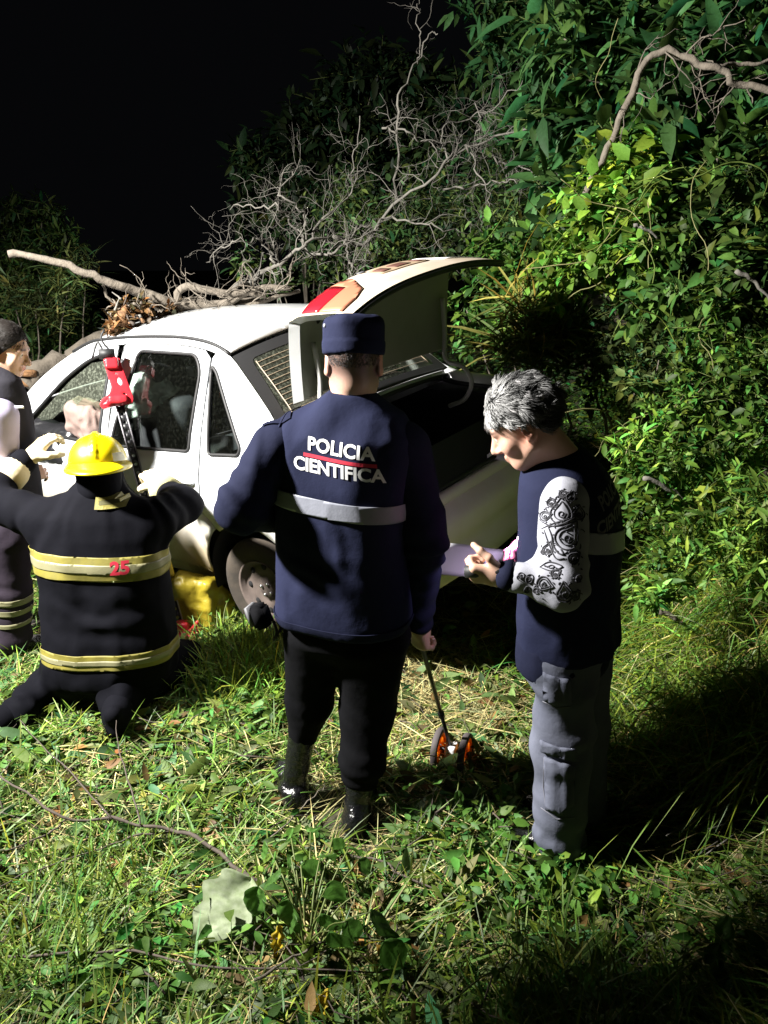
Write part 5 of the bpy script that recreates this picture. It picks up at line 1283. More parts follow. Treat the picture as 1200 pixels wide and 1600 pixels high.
# ================================================================== BRANCHES AND DEAD WOOD
m_bark = mat('grey_bark', (.175, .15, .12), .92, noise=(9, (.08, .066, .05), .25), bump=((18, .8, .02), (70, .6, .006)))
m_dead = mat('bleached_dead_wood', (.175, .165, .145), .9, noise=(12, (.115, .105, .09), .25), bump=(40, .6, .008))
m_dtwig = mat('dark_twig_bark', (.055, .042, .034), .85, noise=(20, (.09, .07, .055), .25), bump=(60, .5, .004))
m_split = mat('torn_heartwood', (.30, .15, .06), .85, noise=((22), (.07, .04, .02), .2), bump=(50, .8, .01))

def kink(P, amp, seed, n):
    P = curve_pts(P, n); g_ = np.random.default_rng(seed)
    q = g_.normal(size=(n, 3)) * amp; q[0] = 0; q = (q + np.roll(q, 1, 0)) * .5
    return P + q

def wood(name, pts, r0, r1, m, parent=None, seed=0, amp=.012, n=24, sides=8, rough=.16):
    P = kink(pts, amp, seed, n); rad = np.linspace(r0, r1, n) * (1 + rough * vnoise(P, 9, seed))
    V, Q, T = tube_arrays(P, rad, sides); V = V + (V - np.repeat(np.r_[np.repeat(P, sides, 0), P[:1], P[-1:]][:len(V)], 1, 0)) * (rough * vnoise(V, 22, seed + 4))[:, None]
    o = mesh_obj(name, V, Q, T, m)
    if parent: keep(o, parent)
    return o, P

def twigs(A, P, r, g_, lv, n, ln, up=.25, spread=1., kinkiness=.35, start=.15, out=None):
    """kinked dead twigs grown recursively along a limb"""
    for _ in range(n):
        i = g_.integers(int(len(P) * start), len(P) - 1); p = P[i].copy(); t = unit(P[min(i + 1, len(P) - 1)] - P[i - 1])
        d = unit(t * .6 + unit(g_.normal(size=3)) * spread + np.array([0, 0, up])); l = ln * g_.uniform(.45, 1.2); k = 7
        pts = [p]
        for j in range(k):
            d = unit(d + g_.normal(size=3) * kinkiness + np.array([0, 0, up * .25])); p = p + d * l / k; pts.append(p)
        pts = np.array(pts); rr = r * g_.uniform(.5, .9); A.tube(pts, np.linspace(rr, rr * .3, len(pts)), 4 if rr < .008 else 5)
        if out is not None: out.append(pts)
        if lv > 1: twigs(A, pts, rr * .75, g_, lv - 1, max(2, n // 3), l * .62, up, spread, kinkiness, .2, out)

# ---- the branch that came down on the roof
g_ = np.random.default_rng(21)
br = empty('fallen_branch', at(330, 476, 4.75)); tag(br, 'broken grey branch lying across the car roof', 'branch')
wood('limb', [at(12, 396, 4.6), at(70, 405, 4.62), (at(130, 425, 4.66)), at(180, 446, 4.72), at(255, 470, 4.85), at(330, 478, 4.95), at(400, 470, 5.05)], .020, .032, m_bark, br, 2, .010, 30)
for i, (pts, r0, r1) in enumerate((([(278, 474), (282, 452), (320, 452), (368, 458), (415, 462)], .026, .018), ([(250, 492), (300, 480), (355, 470), (400, 452), (455, 450)], .028, .016), ([(258, 496), (285, 478), (330, 474)], .018, .012), ([(300, 470), (350, 480), (420, 466), (470, 455)], .022, .012),
                               ([(160, 445), (172, 470), (192, 492)], .010, .006), ([(232, 470), (262, 492), (275, 498)], .013, .007), ([(405, 455), (403, 470), (408, 480)], .014, .006))):
    wood('side_branch', [at(x, y, 4.70 + .0006 * x + .02 * i) for x, y in pts], r0, r1, m_bark, br, 30 + i, .008, 16, 7)
A = Acc(); 
for i in range(5): twigs(A, np.array([at(230 + 45 * i, 478 - 4 * i, 4.75), at(250 + 45 * i, 470 - 4 * i, 4.85), at(270 + 48 * i, 470 - 4 * i, 4.9)]), .007, g_, 2, 5, .30, .1)
o = A.obj('twig', m_bark); keep(o, br); o['kind'] = 'stuff'
# torn stump of the limb with splinters
st = empty('torn_branch_stub', at(196, 500, 4.55)); tag(st, 'torn orange brown branch stub standing splintered at the edge of the roof', 'branch')
wood('stub', [at(172, 518, 4.50), at(188, 500, 4.55), at(205, 482, 4.60)], .042, .030, m_split, st, 5, .014, 16, 9, .9)
for i in range(26):
    x, y = 190 + g_.uniform(-20, 36), 488 + g_.uniform(-22, 24); dx, dy = g_.uniform(-20, 20), g_.uniform(-24, 12)
    p, q = at(x, y, 4.56 + g_.uniform(-.03, .05)), at(x + dx, y + dy, 4.58 + g_.uniform(-.05, .08)); wood('splinter', [p, (p + q) / 2 + g_.normal(size=3) * .01, q], g_.uniform(.006, .014), .002, (m_split, m_bark, m_dtwig, m_dead)[i % 4], st, 60 + i, .004, 6, 5, .3)
lg = empty('fallen_log', at(120, 560, 5.6)); tag(lg, 'thick pale fallen log with a broken end behind the car at the left', 'log')
wood('log_trunk', [at(40, 600, 5.3), at(75, 575, 5.4), at(130, 552, 5.6), at(190, 528, 5.9), at(260, 505, 6.3)], .075, .07, m_bark, lg, 9, .016, 26, 14, .3)
for i in range(6): p = at(52 + g_.uniform(-8, 10), 590 + g_.uniform(-12, 12), 5.3); wood('splinter', [p, p + np.array([-.06, -.05, .01]) * g_.uniform(.6, 1.6), p + np.array([-.16, -.08, .02]) * g_.uniform(.6, 1.2)], .022, .004, m_split, lg, 80 + i, .004, 6, 5)

# ---- bare crown of the fallen tree beyond the car
dt = empty('dead_tree', at(480, 430, 5.8)); tag(dt, 'bare grey crown of a fallen tree with tangled leafless twigs behind the car', 'tree')
limbs = [([(360, 455), (400, 432), (440, 412), (475, 385), (520, 372)], 5.5, .024, .010), ([(475, 385), (455, 345), (432, 325), (400, 322), (362, 322)], 5.5, .011, .004), ([(475, 385), (470, 330), (440, 300), (465, 268)], 5.55, .011, .004), ([(475, 385), (520, 395), (560, 355), (580, 358)], 5.6, .012, .005),
         ([(475, 385), (500, 350), (545, 300), (552, 250), (560, 180)], 5.7, .011, .004), ([(520, 372), (560, 380), (610, 330), (640, 302), (700, 255), (728, 232), (780, 214), (850, 205)], 5.8, .018, .007), ([(728, 232), (765, 248), (800, 256), (850, 282)], 5.9, .011, .005), ([(690, 298), (750, 286), (800, 284), (850, 280)], 5.8, .010, .004),
         ([(622, 320), (620, 230), (622, 150), (650, 95), (672, 60), (688, 48)], 6.0, .013, .004), ([(655, 100), (656, 60), (653, 20), (655, -10)], 6.0, .006, .003), ([(600, 200), (640, 212), (700, 242)], 5.9, .010, .005), ([(700, 255), (695, 200), (745, 180), (800, 140), (830, 120)], 6.0, .009, .003),
         ([(560, 380), (600, 345), (640, 345), (680, 352), (720, 370)], 5.7, .012, .005), ([(430, 415), (410, 380), (380, 370), (352, 385), (320, 415)], 5.4, .010, .004), ([(540, 380), (550, 420), (548, 440)], 5.5, .010, .006), ([(735, 235), (760, 290), (765, 330), (770, 380)], 5.8, .007, .003), ([(745, 160), (748, 200), (742, 240)], 5.9, .005, .004)]
A = Acc(); lines = []
for i, (pts, Yl, r0, r1) in enumerate(limbs):
    o, P = wood('limb', [at(x, y, Yl + .15 * math.sin(j * 1.7 + i)) for j, (x, y) in enumerate(pts)], r0 * .8, r1 * .75, m_dead, dt, 100 + i, .018, 26, 6)
    twigs(A, P, r1 * .8, g_, 2 if i in (8, 9) else 3, 4 if i in (8, 9) else 11, .22 if i in (8, 9) else .36, .05, .95, .30, .1)
o = A.obj('twig', m_dead); keep(o, dt); o['kind'] = 'stuff'

# ---- arched dead branch at the upper right
ab = empty('arched_branch', at(930, 300, 4.6)); tag(ab, 'thick bare branch arching over the bank at the upper right', 'branch')
_, P = wood('limb', [at(905, 325, 4.55), at(935, 262, 4.5), at(962, 205, 4.45), at(990, 145, 4.4), at(1018, 92, 4.35), at(1050, 76, 4.3), at(1090, 98, 4.25), (at(1130, 110, 4.2)), at(1160, 130, 4.2), at(1215, 148, 4.15)], .020, .015, m_bark, ab, 7, .012, 40, 8)
wood('side_branch', [at(1120, 106, 4.22), at(1150, 100, 4.25), at(1180, 102, 4.25), at(1220, 88, 4.25)], .012, .008, m_bark, ab, 8, .008, 12, 6)
wood('side_branch', [at(1160, 130, 4.2), at(1172, 145, 4.2), at(1178, 160, 4.2)], .006, .003, m_bark, ab, 11, .006, 8, 5)
A = Acc(); twigs(A, P, .006, g_, 2, 12, .35, -.1); o = A.obj('twig', m_bark); keep(o, ab); o['kind'] = 'stuff'
# ================================================================== PLANTS
def leaf_mat(name, rough=.55, trans=.28, spec=.28):
    return mat(name, (1.1, 1.1, 1.05), rough, attr='Col', trans=trans, spec=spec, noise=(45, (.58, .66, .42), .24))
m_leaf = leaf_mat('green_leaf'); m_grass = leaf_mat('grass_blade', .5, .25, .35); m_straw = leaf_mat('dry_straw', .75, .1, .25); m_stem = mat('green_stem', (.10, .13, .03), .6)
T8 = np.array([0, .30, .30, .30, .68, .68, .68, 1.]); S8 = np.array([0, -1, 0, 1, -.78, 0, .78, 0.]); M8 = np.array([0, 1, 0, 1, .8, 0, .8, 0.])
LT = np.array([(0, 2, 1), (0, 3, 2), (4, 5, 7), (5, 6, 7)]); LQ = np.array([(1, 2, 5, 4), (2, 3, 6, 5)])

def leaf_arrays(P, D, Nn, ln, wd, droop=.25, fold=.25):
    """n folded, drooping leaves: base P, direction D, face normal Nn"""
    P = np.asarray(P, float); n = len(P); D = D / np.linalg.norm(D, axis=1)[:, None]; S = np.cross(D, Nn); S /= np.linalg.norm(S, axis=1)[:, None] + 1e-9; U = np.cross(S, D)
    ln = np.broadcast_to(ln, n); wd = np.broadcast_to(wd, n); dr = np.broadcast_to(droop, n)
    V = P[:, None] + D[:, None] * (ln[:, None] * T8)[..., None] + S[:, None] * (wd[:, None] * S8 * .5)[..., None] + U[:, None] * ((wd[:, None] * M8 * .5 * fold) - ln[:, None] * dr[:, None] * T8 ** 2)[..., None]
    o = (np.arange(n) * 8)[:, None, None]
    return V.reshape(-1, 3), (LQ[None] + o).reshape(-1, 4), (LT[None] + o).reshape(-1, 3)

def shade(n, base, var, g_, hue=.25):
    """leaf colours: each leaf its own tint"""
    b = np.array(base) * np.exp(g_.normal(size=(n, 1)) * var); h = g_.normal(size=(n, 1)) * hue
    return np.clip(b * np.concatenate([1 + h, 1 + 0 * h, 1 - .5 * h], 1), .004, .9)

def sph(g_, n): v = g_.normal(size=(n, 3)); return v / np.linalg.norm(v, axis=1)[:, None]

def foliage(clumps, g_, twigs_per=40, leaves_per=9, ln=.07, wd=.3, col=(.05, .11, .02), var=.35, up=.25, droop=.3, stemr=.002, out_bias=.6, along=.8):
    """leafy shoots radiating through each clump (centre, radius); -> leaf arrays, colours and shoot lines"""
    Ps, Ds, Ns, Ls, St, Tn = [], [], [], [], [], []
    for c, r in clumps:
        c = np.asarray(c, float); m = max(3, int(twigs_per * r * r / .09)); d = sph(g_, m); d[:, 2] += up; d /= np.linalg.norm(d, axis=1)[:, None]
        b = c + sph(g_, m) * r * (g_.random((m, 1)) ** .5) * out_bias; L_ = r * g_.uniform(.35, .9, (m, 1)); e = b + d * L_ + np.array([0, 0, -1]) * (L_ * .18)
        ct = math.exp(g_.normal() * .3)
        for k in range(leaves_per):
            Tn.append(np.full(m, ct))
            f = 1 - along * k / leaves_per; p = b * (1 - f) + e * f; az = sph(g_, m); az -= (az * d).sum(1)[:, None] * d; az /= np.linalg.norm(az, axis=1)[:, None] + 1e-9
            Ps.append(p + g_.normal(size=(m, 3)) * r * .02); Ds.append(d * (.35 + .5 * (k == 0)) + az * .8); nn = sph(g_, m) * .55 + np.array([0, -.15, .8]); Ns.append(nn); Ls.append(ln * np.exp(np.clip(g_.normal(0, .32, m), -.8, .5)) * (1.25 if k == 0 else 1))
        St += [(b[i], e[i]) for i in range(m)]
    P, D, Nn, L_ = map(np.concatenate, (Ps, Ds, Ns, Ls)); V, Q, T = leaf_arrays(P, D, Nn, L_, L_ * wd * g_.uniform(.8, 1.2, len(L_)), droop)
    return V, Q, T, np.repeat(shade(len(P), col, var, g_) * np.concatenate(Tn)[:, None], 8, 0), St

def shoots(St, r, m, name, parent, every=1):
    A = Acc()
    for a, b in St[::every]: A.tube([a, (a + b) / 2 + (b - a)[[1, 0, 2]] * .04, b], [r, r * .8, r * .4], 3)
    o = A.obj(name, m); keep(o, parent); o['kind'] = 'stuff'; return o

def plant(name, label, cat, base, clumps, seed, group=None, trunk=None, m_tr=None, **kw):
    g2 = np.random.default_rng(seed); rt = empty(name, base); tag(rt, label, cat, group)
    V, Q, T, C, St = foliage(clumps, g2, **kw); o = mesh_obj('foliage', V, Q, T, m_leaf, None, C); keep(o, rt); o['kind'] = 'stuff'
    shoots(St, kw.get('stemr', .002), m_stem, 'shoot', rt, 2)
    base = np.asarray(base, float)
    for i, (c, r) in enumerate(clumps if trunk is None else clumps[:trunk]):
        c = np.asarray(c, float); wood('stem', [base + g2.normal(size=3) * .04 * (1, 1, 0), base * .5 + c * .5 + g2.normal(size=3) * .06, c], kw.get('stemr', .002) * 5 + .004, .004, m_tr or m_bark, rt, seed + i, .015, 12, 5)
    return rt

def gz_base(lst):
    p = at(*lst[0][:3]); return (p[0], p[1], float(gz(p[0], p[1])))
# ---- dark scrub at the left edge, behind the log
def cl(lst): return [(at(x, y, Y), r) for x, y, Y, r in lst]
plant('shrub', 'dim feathery shrub at the left edge behind the fallen log', 'shrub', (-3.3, 6.9, -.1), cl([(15, 350, 6.9, .28), (70, 345, 7.0, .25), (100, 385, 7.0, .22), (35, 400, 6.8, .34), (5, 450, 6.7, .35), (70, 450, 6.8, .33), (110, 480, 6.9, .25), (40, 510, 6.6, .3), (95, 540, 6.7, .25), (150, 520, 6.8, .18), (-40, 390, 6.9, .4), (-40, 500, 6.7, .4), (30, 570, 6.4, .3)]), 201, None, 8,
      twigs_per=70, leaves_per=9, ln=.065, wd=.24, col=(.040, .075, .020), up=.6, stemr=.003)
plant('tall_weed', 'thin pale grassy weeds standing in front of the dim left shrub', 'plant', (-2.7, 6.2, -.1), cl([(110, 450, 6.2, .22), (60, 490, 6.1, .25), (95, 510, 6.2, .2), (130, 420, 6.3, .15), (25, 470, 6.1, .22)]), 203, None, 5, twigs_per=60, leaves_per=6, ln=.11, wd=.10, col=(.085, .11, .04), up=1.4, stemr=.0025)
# ---- dark trees against the night
plant('broadleaf_tree', 'dim broadleaf tree against the black sky left of the bare crown', 'tree', (-1.0, 9.0, .3), cl([(400, 255, 8.6, .30), (450, 220, 8.7, .35), (430, 290, 8.6, .38), (500, 180, 8.8, .32), (480, 240, 8.7, .4), (545, 130, 8.9, .38), (520, 210, 8.8, .45), (590, 110, 8.9, .36), (580, 200, 8.8, .5), (640, 130, 9.0, .45), (650, 220, 8.9, .55), (700, 160, 9.0, .4), (480, 330, 8.4, .45), (560, 300, 8.5, .55), (390, 330, 8.5, .25), (680, 300, 8.8, .6), (740, 250, 9, .5)]), 211, None, 12,
      twigs_per=34, leaves_per=8, ln=.12, wd=.36, col=(.020, .042, .016), up=.2, stemr=.004)
plant('broadleaf_tree', 'dense dark evergreen tree rising at the top right behind the glossy tree', 'tree', (2.4, 7.6, 1.2), cl([(800, 40, 7.2, .42), (850, -10, 7.2, .5), (800, 110, 7.2, .35), (860, 90, 7.1, .5), (920, 60, 7.0, .5), (900, 150, 7.0, .5), (980, 20, 7.0, .55), (840, 190, 7.1, .4), (800, 230, 7.2, .35), (960, 180, 6.8, .5), (1060, 80, 6.6, .55), (1120, 10, 6.6, .6), (1180, 90, 6.5, .6), (1030, 250, 6.4, .5), (1120, 220, 6.3, .5), (1220, 230, 6.2, .5)]), 213, None, 10,
      twigs_per=40, leaves_per=8, ln=.125, wd=.33, col=(.035, .085, .030), up=.3, stemr=.004)
# ---- the big-leaved tree, its largest leaves single
def glossy_tree():
    g2 = np.random.default_rng(31); rt = empty('glossy_tree', (2.15, 4.9, 1.2)); tag(rt, 'young tree with long glossy leaves in whorls at the top right', 'tree')
    tops = [(915, 125, 4.9), (940, 200, 4.8), (880, 165, 5.0), (985, 60, 4.9), (1040, 130, 4.8), (1055, 20, 4.8), (1105, 95, 4.6), (1130, 30, 4.7), (1000, 190, 4.7), (1085, 190, 4.5), (1150, 110, 4.5), (1180, 40, 4.5), (960, 280, 4.7), (1020, 260, 4.6), (905, 250, 4.9), (1120, 250, 4.4), (1165, 190, 4.4), (895, 310, 4.8), (1190, 260, 4.3), (985, 120, 4.9), (950, 20, 5.0), (1090, 290, 4.4), (880, 60, 5.0), (1010, -20, 4.9), (1120, -30, 4.7), (1060, 70, 4.7)]
    hub = [np.array([2.05, 4.95, 1.7]), np.array([2.0, 5.0, 2.5]), np.array([1.85, 5.1, 3.1])]
    wood('trunk', [(2.15, 4.9, 1.0), hub[0], hub[1], hub[2], at(985, 0, 5.1)], .05, .02, m_bark, rt, 3, .01, 24, 8)
    mes = []
    for k in range(4):
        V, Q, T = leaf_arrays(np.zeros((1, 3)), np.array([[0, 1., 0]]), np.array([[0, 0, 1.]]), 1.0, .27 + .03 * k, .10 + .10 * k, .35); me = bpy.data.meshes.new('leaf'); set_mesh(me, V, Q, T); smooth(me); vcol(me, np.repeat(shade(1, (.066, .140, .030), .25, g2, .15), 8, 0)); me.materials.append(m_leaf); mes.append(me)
    cnt = 0
    for i, tp in enumerate(tops):
        p = at(*tp); h = min(hub, key=lambda q: np.linalg.norm(q - p) + (0 if q[2] < p[2] + .2 else 1)); d = unit(p - h + np.array([0, 0, .3]))
        wood('twig', [h, h * .45 + p * .55 - np.array([0, 0, .08]), p], .014, .006, m_bark, rt, 400 + i, .006, 12, 5)
        for k in range(12):
            f = k / 12; a = k * 2.4 + i; u = unit(np.cross(d, [.3, .9, .2])); v_ = np.cross(d, u); od = u * math.cos(a) + v_ * math.sin(a)
            D = unit(od * (.55 + .5 * f) + d * (1.0 - 1.1 * f) + np.array([0, 0, .10])); base = p - d * (.02 + .22 * f); L_ = g2.uniform(.17, .27) * (1 - .25 * (k < 2))
            Nn = unit(np.array([0, -.2, 1]) + g2.normal(size=3) * .35); S = unit(np.cross(D, Nn)); U_ = np.cross(S, D)
            if cnt >= 298: break
            o = bpy.data.objects.new('leaf', mes[g2.integers(4)]); COL.objects.link(o); M4 = Matrix(np.c_[S * L_, D * L_, U_ * L_].tolist()).to_4x4(); M4.translation = Vector(base)
            o.parent = rt; o.matrix_parent_inverse = Matrix.Translation(-Vector(rt.location)); o.matrix_basis = M4; cnt += 1
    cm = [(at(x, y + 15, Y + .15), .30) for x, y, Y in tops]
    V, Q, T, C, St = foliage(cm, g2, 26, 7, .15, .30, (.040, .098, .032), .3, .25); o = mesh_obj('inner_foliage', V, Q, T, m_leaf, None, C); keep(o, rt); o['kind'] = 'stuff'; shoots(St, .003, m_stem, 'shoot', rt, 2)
glossy_tree()
# ---- bushes on the bank and behind the car
plant('vine_bush', 'bright green climbing vine draped over the bank under the arched branch', 'bush', (1.9, 4.9, 1.2), cl([(960, 250, 4.6, .22), (930, 300, 4.6, .26), (990, 270, 4.5, .24), (1020, 230, 4.5, .15), (960, 340, 4.5, .28), (920, 370, 4.6, .26), (1000, 330, 4.4, .26), (890, 400, 4.7, .24), (950, 400, 4.5, .26), (900, 450, 4.6, .25), (860, 430, 4.8, .2), (1010, 390, 4.3, .24)]), 221, None, 6, twigs_per=60, leaves_per=8, ln=.062, wd=.55, col=(.115, .205, .028), var=.45, up=.1)
plant('bank_bush', 'dark leafy bush high on the right bank under the big leaves', 'bush', (2.5, 4.6, 1.5), cl([(1060, 330, 4.4, .32), (1120, 310, 4.3, .32), (1180, 330, 4.2, .34), (1080, 400, 4.2, .32), (1150, 400, 4.1, .32), (1210, 410, 4.0, .3), (1050, 450, 4.2, .28), (1110, 470, 4.0, .3), (1180, 480, 3.9, .3), (1010, 470, 4.3, .24)]), 223, None, 6, twigs_per=42, leaves_per=8, ln=.068, wd=.50, col=(.062, .125, .028), var=.45)
plant('bank_bush', 'leafy bush at the right edge level with the grey haired man', 'bush', (2.0, 3.7, .8), cl([(1120, 540, 3.8, .24), (1180, 560, 3.7, .26), (1080, 590, 3.8, .22), (1150, 620, 3.6, .24), (1210, 650, 3.5, .24), (1100, 650, 3.6, .20), (1050, 640, 3.7, .18), (1180, 710, 3.4, .22), (1120, 720, 3.4, .20), (1060, 720, 3.45, .2), (1200, 780, 3.2, .22)]), 225, None, 6, twigs_per=80, leaves_per=8, ln=.044, wd=.42, col=(.085, .165, .028), var=.45)
plant('bank_bush', 'sparse leafy bush just behind the open boot lid', 'bush', (1.1, 5.4, .6), cl([(730, 480, 5.2, .20), (770, 450, 5.3, .22), (815, 470, 5.1, .24), (790, 520, 5.0, .2), (850, 480, 5.0, .24), (745, 540, 5.0, .14), (860, 540, 4.8, .22), (820, 400, 5.4, .2), (770, 390, 5.6, .2)]), 227, None, 6, twigs_per=60, leaves_per=8, ln=.060, wd=.5, col=(.070, .15, .026), var=.4)
plant('tall_weed', 'clump of tall yellowing grass between the boot lid and the bank', 'plant', (1.15, 4.7, .6), cl([(800, 560, 4.7, .2), (830, 530, 4.7, .22), (860, 580, 4.6, .2), (890, 540, 4.6, .2), (820, 500, 4.8, .18)]), 229, None, 3, twigs_per=70, leaves_per=4, ln=.24, wd=.045, col=(.17, .17, .05), up=1.6, droop=.45)
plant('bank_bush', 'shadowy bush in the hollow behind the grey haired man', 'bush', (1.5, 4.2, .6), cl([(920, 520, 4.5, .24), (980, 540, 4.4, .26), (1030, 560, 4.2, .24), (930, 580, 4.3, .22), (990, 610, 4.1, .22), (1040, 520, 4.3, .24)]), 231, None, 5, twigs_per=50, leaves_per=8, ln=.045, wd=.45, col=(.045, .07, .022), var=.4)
plant('bank_bush', 'low bush behind the dead crown above the car roof', 'bush', (-.3, 7.0, .4), cl([(380, 420, 6.4, .16), (430, 430, 6.5, .2), (500, 420, 6.6, .28), (560, 410, 6.6, .28), (600, 360, 6.8, .34), (540, 330, 7.0, .36), (640, 390, 6.6, .3), (690, 360, 6.6, .34), (660, 310, 6.9, .36), (740, 330, 6.5, .34), (720, 400, 6.2, .26), (800, 330, 6.2, .34), (850, 300, 6.0, .32), (780, 280, 6.5, .34), (840, 370, 5.8, .28)]), 233, None, 8, twigs_per=50, leaves_per=8, ln=.060, wd=.35, col=(.050, .085, .028), var=.45, up=.5)
for i, (x, y, Y) in enumerate(((555, 208, 5.6), (437, 292, 5.4))):     # single bright leaves caught in the dead crown
    pass

# ---- undergrowth over the ground and the bank
g3 = np.random.default_rng(77)
def blades(P, az, el, ln, wd, bend, col, seg=4):
    n = len(P); d = np.stack([np.cos(az) * np.cos(el), np.sin(az) * np.cos(el), np.sin(el)], 1); side = np.stack([-np.sin(az), np.cos(az), 0 * az], 1)
    t = np.linspace(0, 1, seg + 1); C = P[:, None] + d[:, None] * (ln[:, None] * t)[..., None]; C[..., 2] -= (bend * ln)[:, None] * t ** 2
    tw = g3.uniform(-1, 1, n) * .6; sd = side * np.cos(tw)[:, None]; sd[:, 2] = np.sin(tw)
    wv = wd[:, None] * np.array([.7, 1, .9, .6, 0])[None, :seg + 1] * .5
    A_ = C + sd[:, None] * wv[..., None]; B_ = C - sd[:, None] * wv[..., None]; V = np.stack([A_, B_], 2)[:, :seg]      # n,seg,2,3
    V = np.concatenate([V.reshape(n, seg * 2, 3), C[:, -1:]], 1); m_ = seg * 2 + 1; o = (np.arange(n) * m_)[:, None, None]
    q = np.array([(2 * i, 2 * i + 1, 2 * i + 3, 2 * i + 2) for i in range(seg - 1)]); t3 = np.array([(2 * seg - 2, 2 * seg - 1, 2 * seg)])
    return V.reshape(-1, 3), (q[None] + o).reshape(-1, 4), (t3[None] + o).reshape(-1, 3), np.repeat(col, m_, 0)

def scatter(n, xr, yr, dens):
    P = np.zeros((0, 2))
    while len(P) < n:
        q = np.stack([g3.uniform(*xr, n), g3.uniform(*yr, n)], 1); P = np.r_[P, q[g3.random(n) < dens(q[:, 0], q[:, 1])]]
    return P[:n]
def frustum(x, y): return (np.abs(x) < .35 + .62 * y)
def clear(x, y):     # nothing grows through people's feet or the wheels
    r = np.ones(len(x))
    for cx, cy, rr in ((-.27, 2.42, .17), (-.08, 2.28, .17), (.58, 2.22, .13), (.64, 2.38, .12)): r *= np.hypot(x - cx, y - cy) > rr
    return r
def under_car(x, y):
    q = np.stack([x, y], 1) - CAR_T[:2]; c, s = math.cos(CAR_R[2]), math.sin(CAR_R[2]); fx = q @ [c, s]; fy = q @ [-s, c]; return (fx > -.95) & (fx < 3.2) & (np.abs(fy) < .74)
def kneel(x, y): return ((x + 1.22) / .26) ** 2 + ((y - 3.10) / .18) ** 2 < 1
def straw_w(x, y): return np.exp(-(((x - .22) / .42) ** 2 + ((y - 2.95) / .40) ** 2))
def patchn(x, y, s, seed): return vnoise(np.stack([x, y, 0 * x], 1), s, seed)
near = lambda x, y: frustum(x, y) * (y > .75) * np.clip(1.9 / np.maximum(y, 1.2), .15, 1) ** 1.5 * clear(x, y) * ~kneel(x, y)

def put_grass(name, n, yr, dens, ln, wd, el, col, var, m, bend=(.1, .8), lift=.03, hue=.25, xr=(-5, 5), z0=None):
    q = scatter(n, xr, yr, dens); x, y = q.T; P = np.stack([x, y, gz(x, y) + g3.random(n) ** 2 * lift - .004], 1)
    L_ = g3.uniform(*ln, n); V, Q, T, C = blades(P, g3.uniform(0, 2 * np.pi, n), g3.uniform(*el, n), L_, g3.uniform(*wd, n), g3.uniform(*bend, n), shade(n, col, var, g3, hue))
    V[:, 2] = np.maximum(V[:, 2], gz(V[:, 0], V[:, 1]) + .002); o = mesh_obj(name, V, Q, T, m, None, C); tag(o, kind='stuff'); return o
put_grass('trampled_grass', 64000, (.75, 6.5), lambda x, y: near(x, y) * ~under_car(x, y) * (1 - .8 * straw_w(x, y)) * (.45 + .55 * (patchn(x, y, 2.2, 5) > -.15)), (.08, .28), (.003, .008), (.05, .95), (.112, .180, .028), .48, m_grass, lift=.06)
put_grass('standing_grass', 15000, (.9, 6.0), lambda x, y: near(x, y) * ~under_car(x, y) * (patchn(x, y, 1.4, 9) > .12) * (1 - straw_w(x, y)), (.14, .38), (.003, .008), (.5, 1.4), (.135, .215, .035), .3, m_grass, bend=(.2, .9))
put_grass('tall_grass', 3200, (2.9, 4.0), lambda x, y: ~kneel(x, y) * np.exp(-(((x + .62) / .24) ** 2 + ((y - 3.35) / .30) ** 2)), (.16, .42), (.004, .009), (.5, 1.45), (.20, .29, .045), .35, m_grass, bend=(.2, .9), xr=(-1.4, .2))
put_grass('dry_straw', 42000, (.75, 6.0), lambda x, y: near(x, y) * (.22 + .9 * straw_w(x, y) + .25 * (patchn(x, y, 1.9, 15) > .2)), (.08, .34), (.002, .005), (.0, .30), (.44, .37, .20), .35, m_straw, bend=(.0, .25), lift=.06, hue=.10)
put_grass('brown_litter', 24000, (.75, 6.0), lambda x, y: near(x, y) * (.3 + .6 * (patchn(x, y, 2.6, 25) > .05)), (.05, .22), (.002, .006), (.0, .25), (.10, .065, .035), .4, m_straw, bend=(.0, .3), lift=.035, hue=.12)

def put_leaves(name, n, yr, dens, ln, wd, hgt, col, var, m=None, droop=(.1, .5), xr=(-5, 5), tilt=.6):
    q = scatter(n, xr, yr, dens); x, y = q.T; h = hgt(x, y) * g3.random(n) ** .8; P = np.stack([x, y, gz(x, y) + .012 + h], 1); az = g3.uniform(0, 2 * np.pi, n)
    D = np.stack([np.cos(az), np.sin(az), g3.normal(0, .35, n) + .1], 1); Nn = np.stack([g3.normal(0, tilt, n), g3.normal(-.1, tilt, n), np.ones(n)], 1); L_ = g3.uniform(*ln, n)
    V, Q, T = leaf_arrays(P, D, Nn, L_, L_ * wd * g3.uniform(.75, 1.3, n), g3.uniform(*droop, n)); V[:, 2] = np.maximum(V[:, 2], gz(V[:, 0], V[:, 1]) + .003)
    o = mesh_obj(name, V, Q, T, m or m_leaf, None, np.repeat(shade(n, col, var, g3), 8, 0)); tag(o, kind='stuff'); return o
bank = lambda x, y: sstep(.85, 1.5, x) 
put_leaves('low_weeds', 20000, (.75, 6.0), lambda x, y: near(x, y) * ~under_car(x, y) * (1 - .85 * straw_w(x, y)) * (.25 + .75 * (patchn(x, y, 1.7, 35) > -.05)), (.018, .062), .48, lambda x, y: .07 + .05 * patchn(x, y, 3, 4), (.070, .150, .024), .4)
put_leaves('fallen_leaves', 6500, (.75, 4.5), lambda x, y: near(x, y) * (.4 + .6 * (patchn(x, y, 1.5, 45) > 0)), (.05, .13), .36, lambda x, y: .05 + 0 * x, (.115, .17, .06), .45, droop=(-.1, .4))
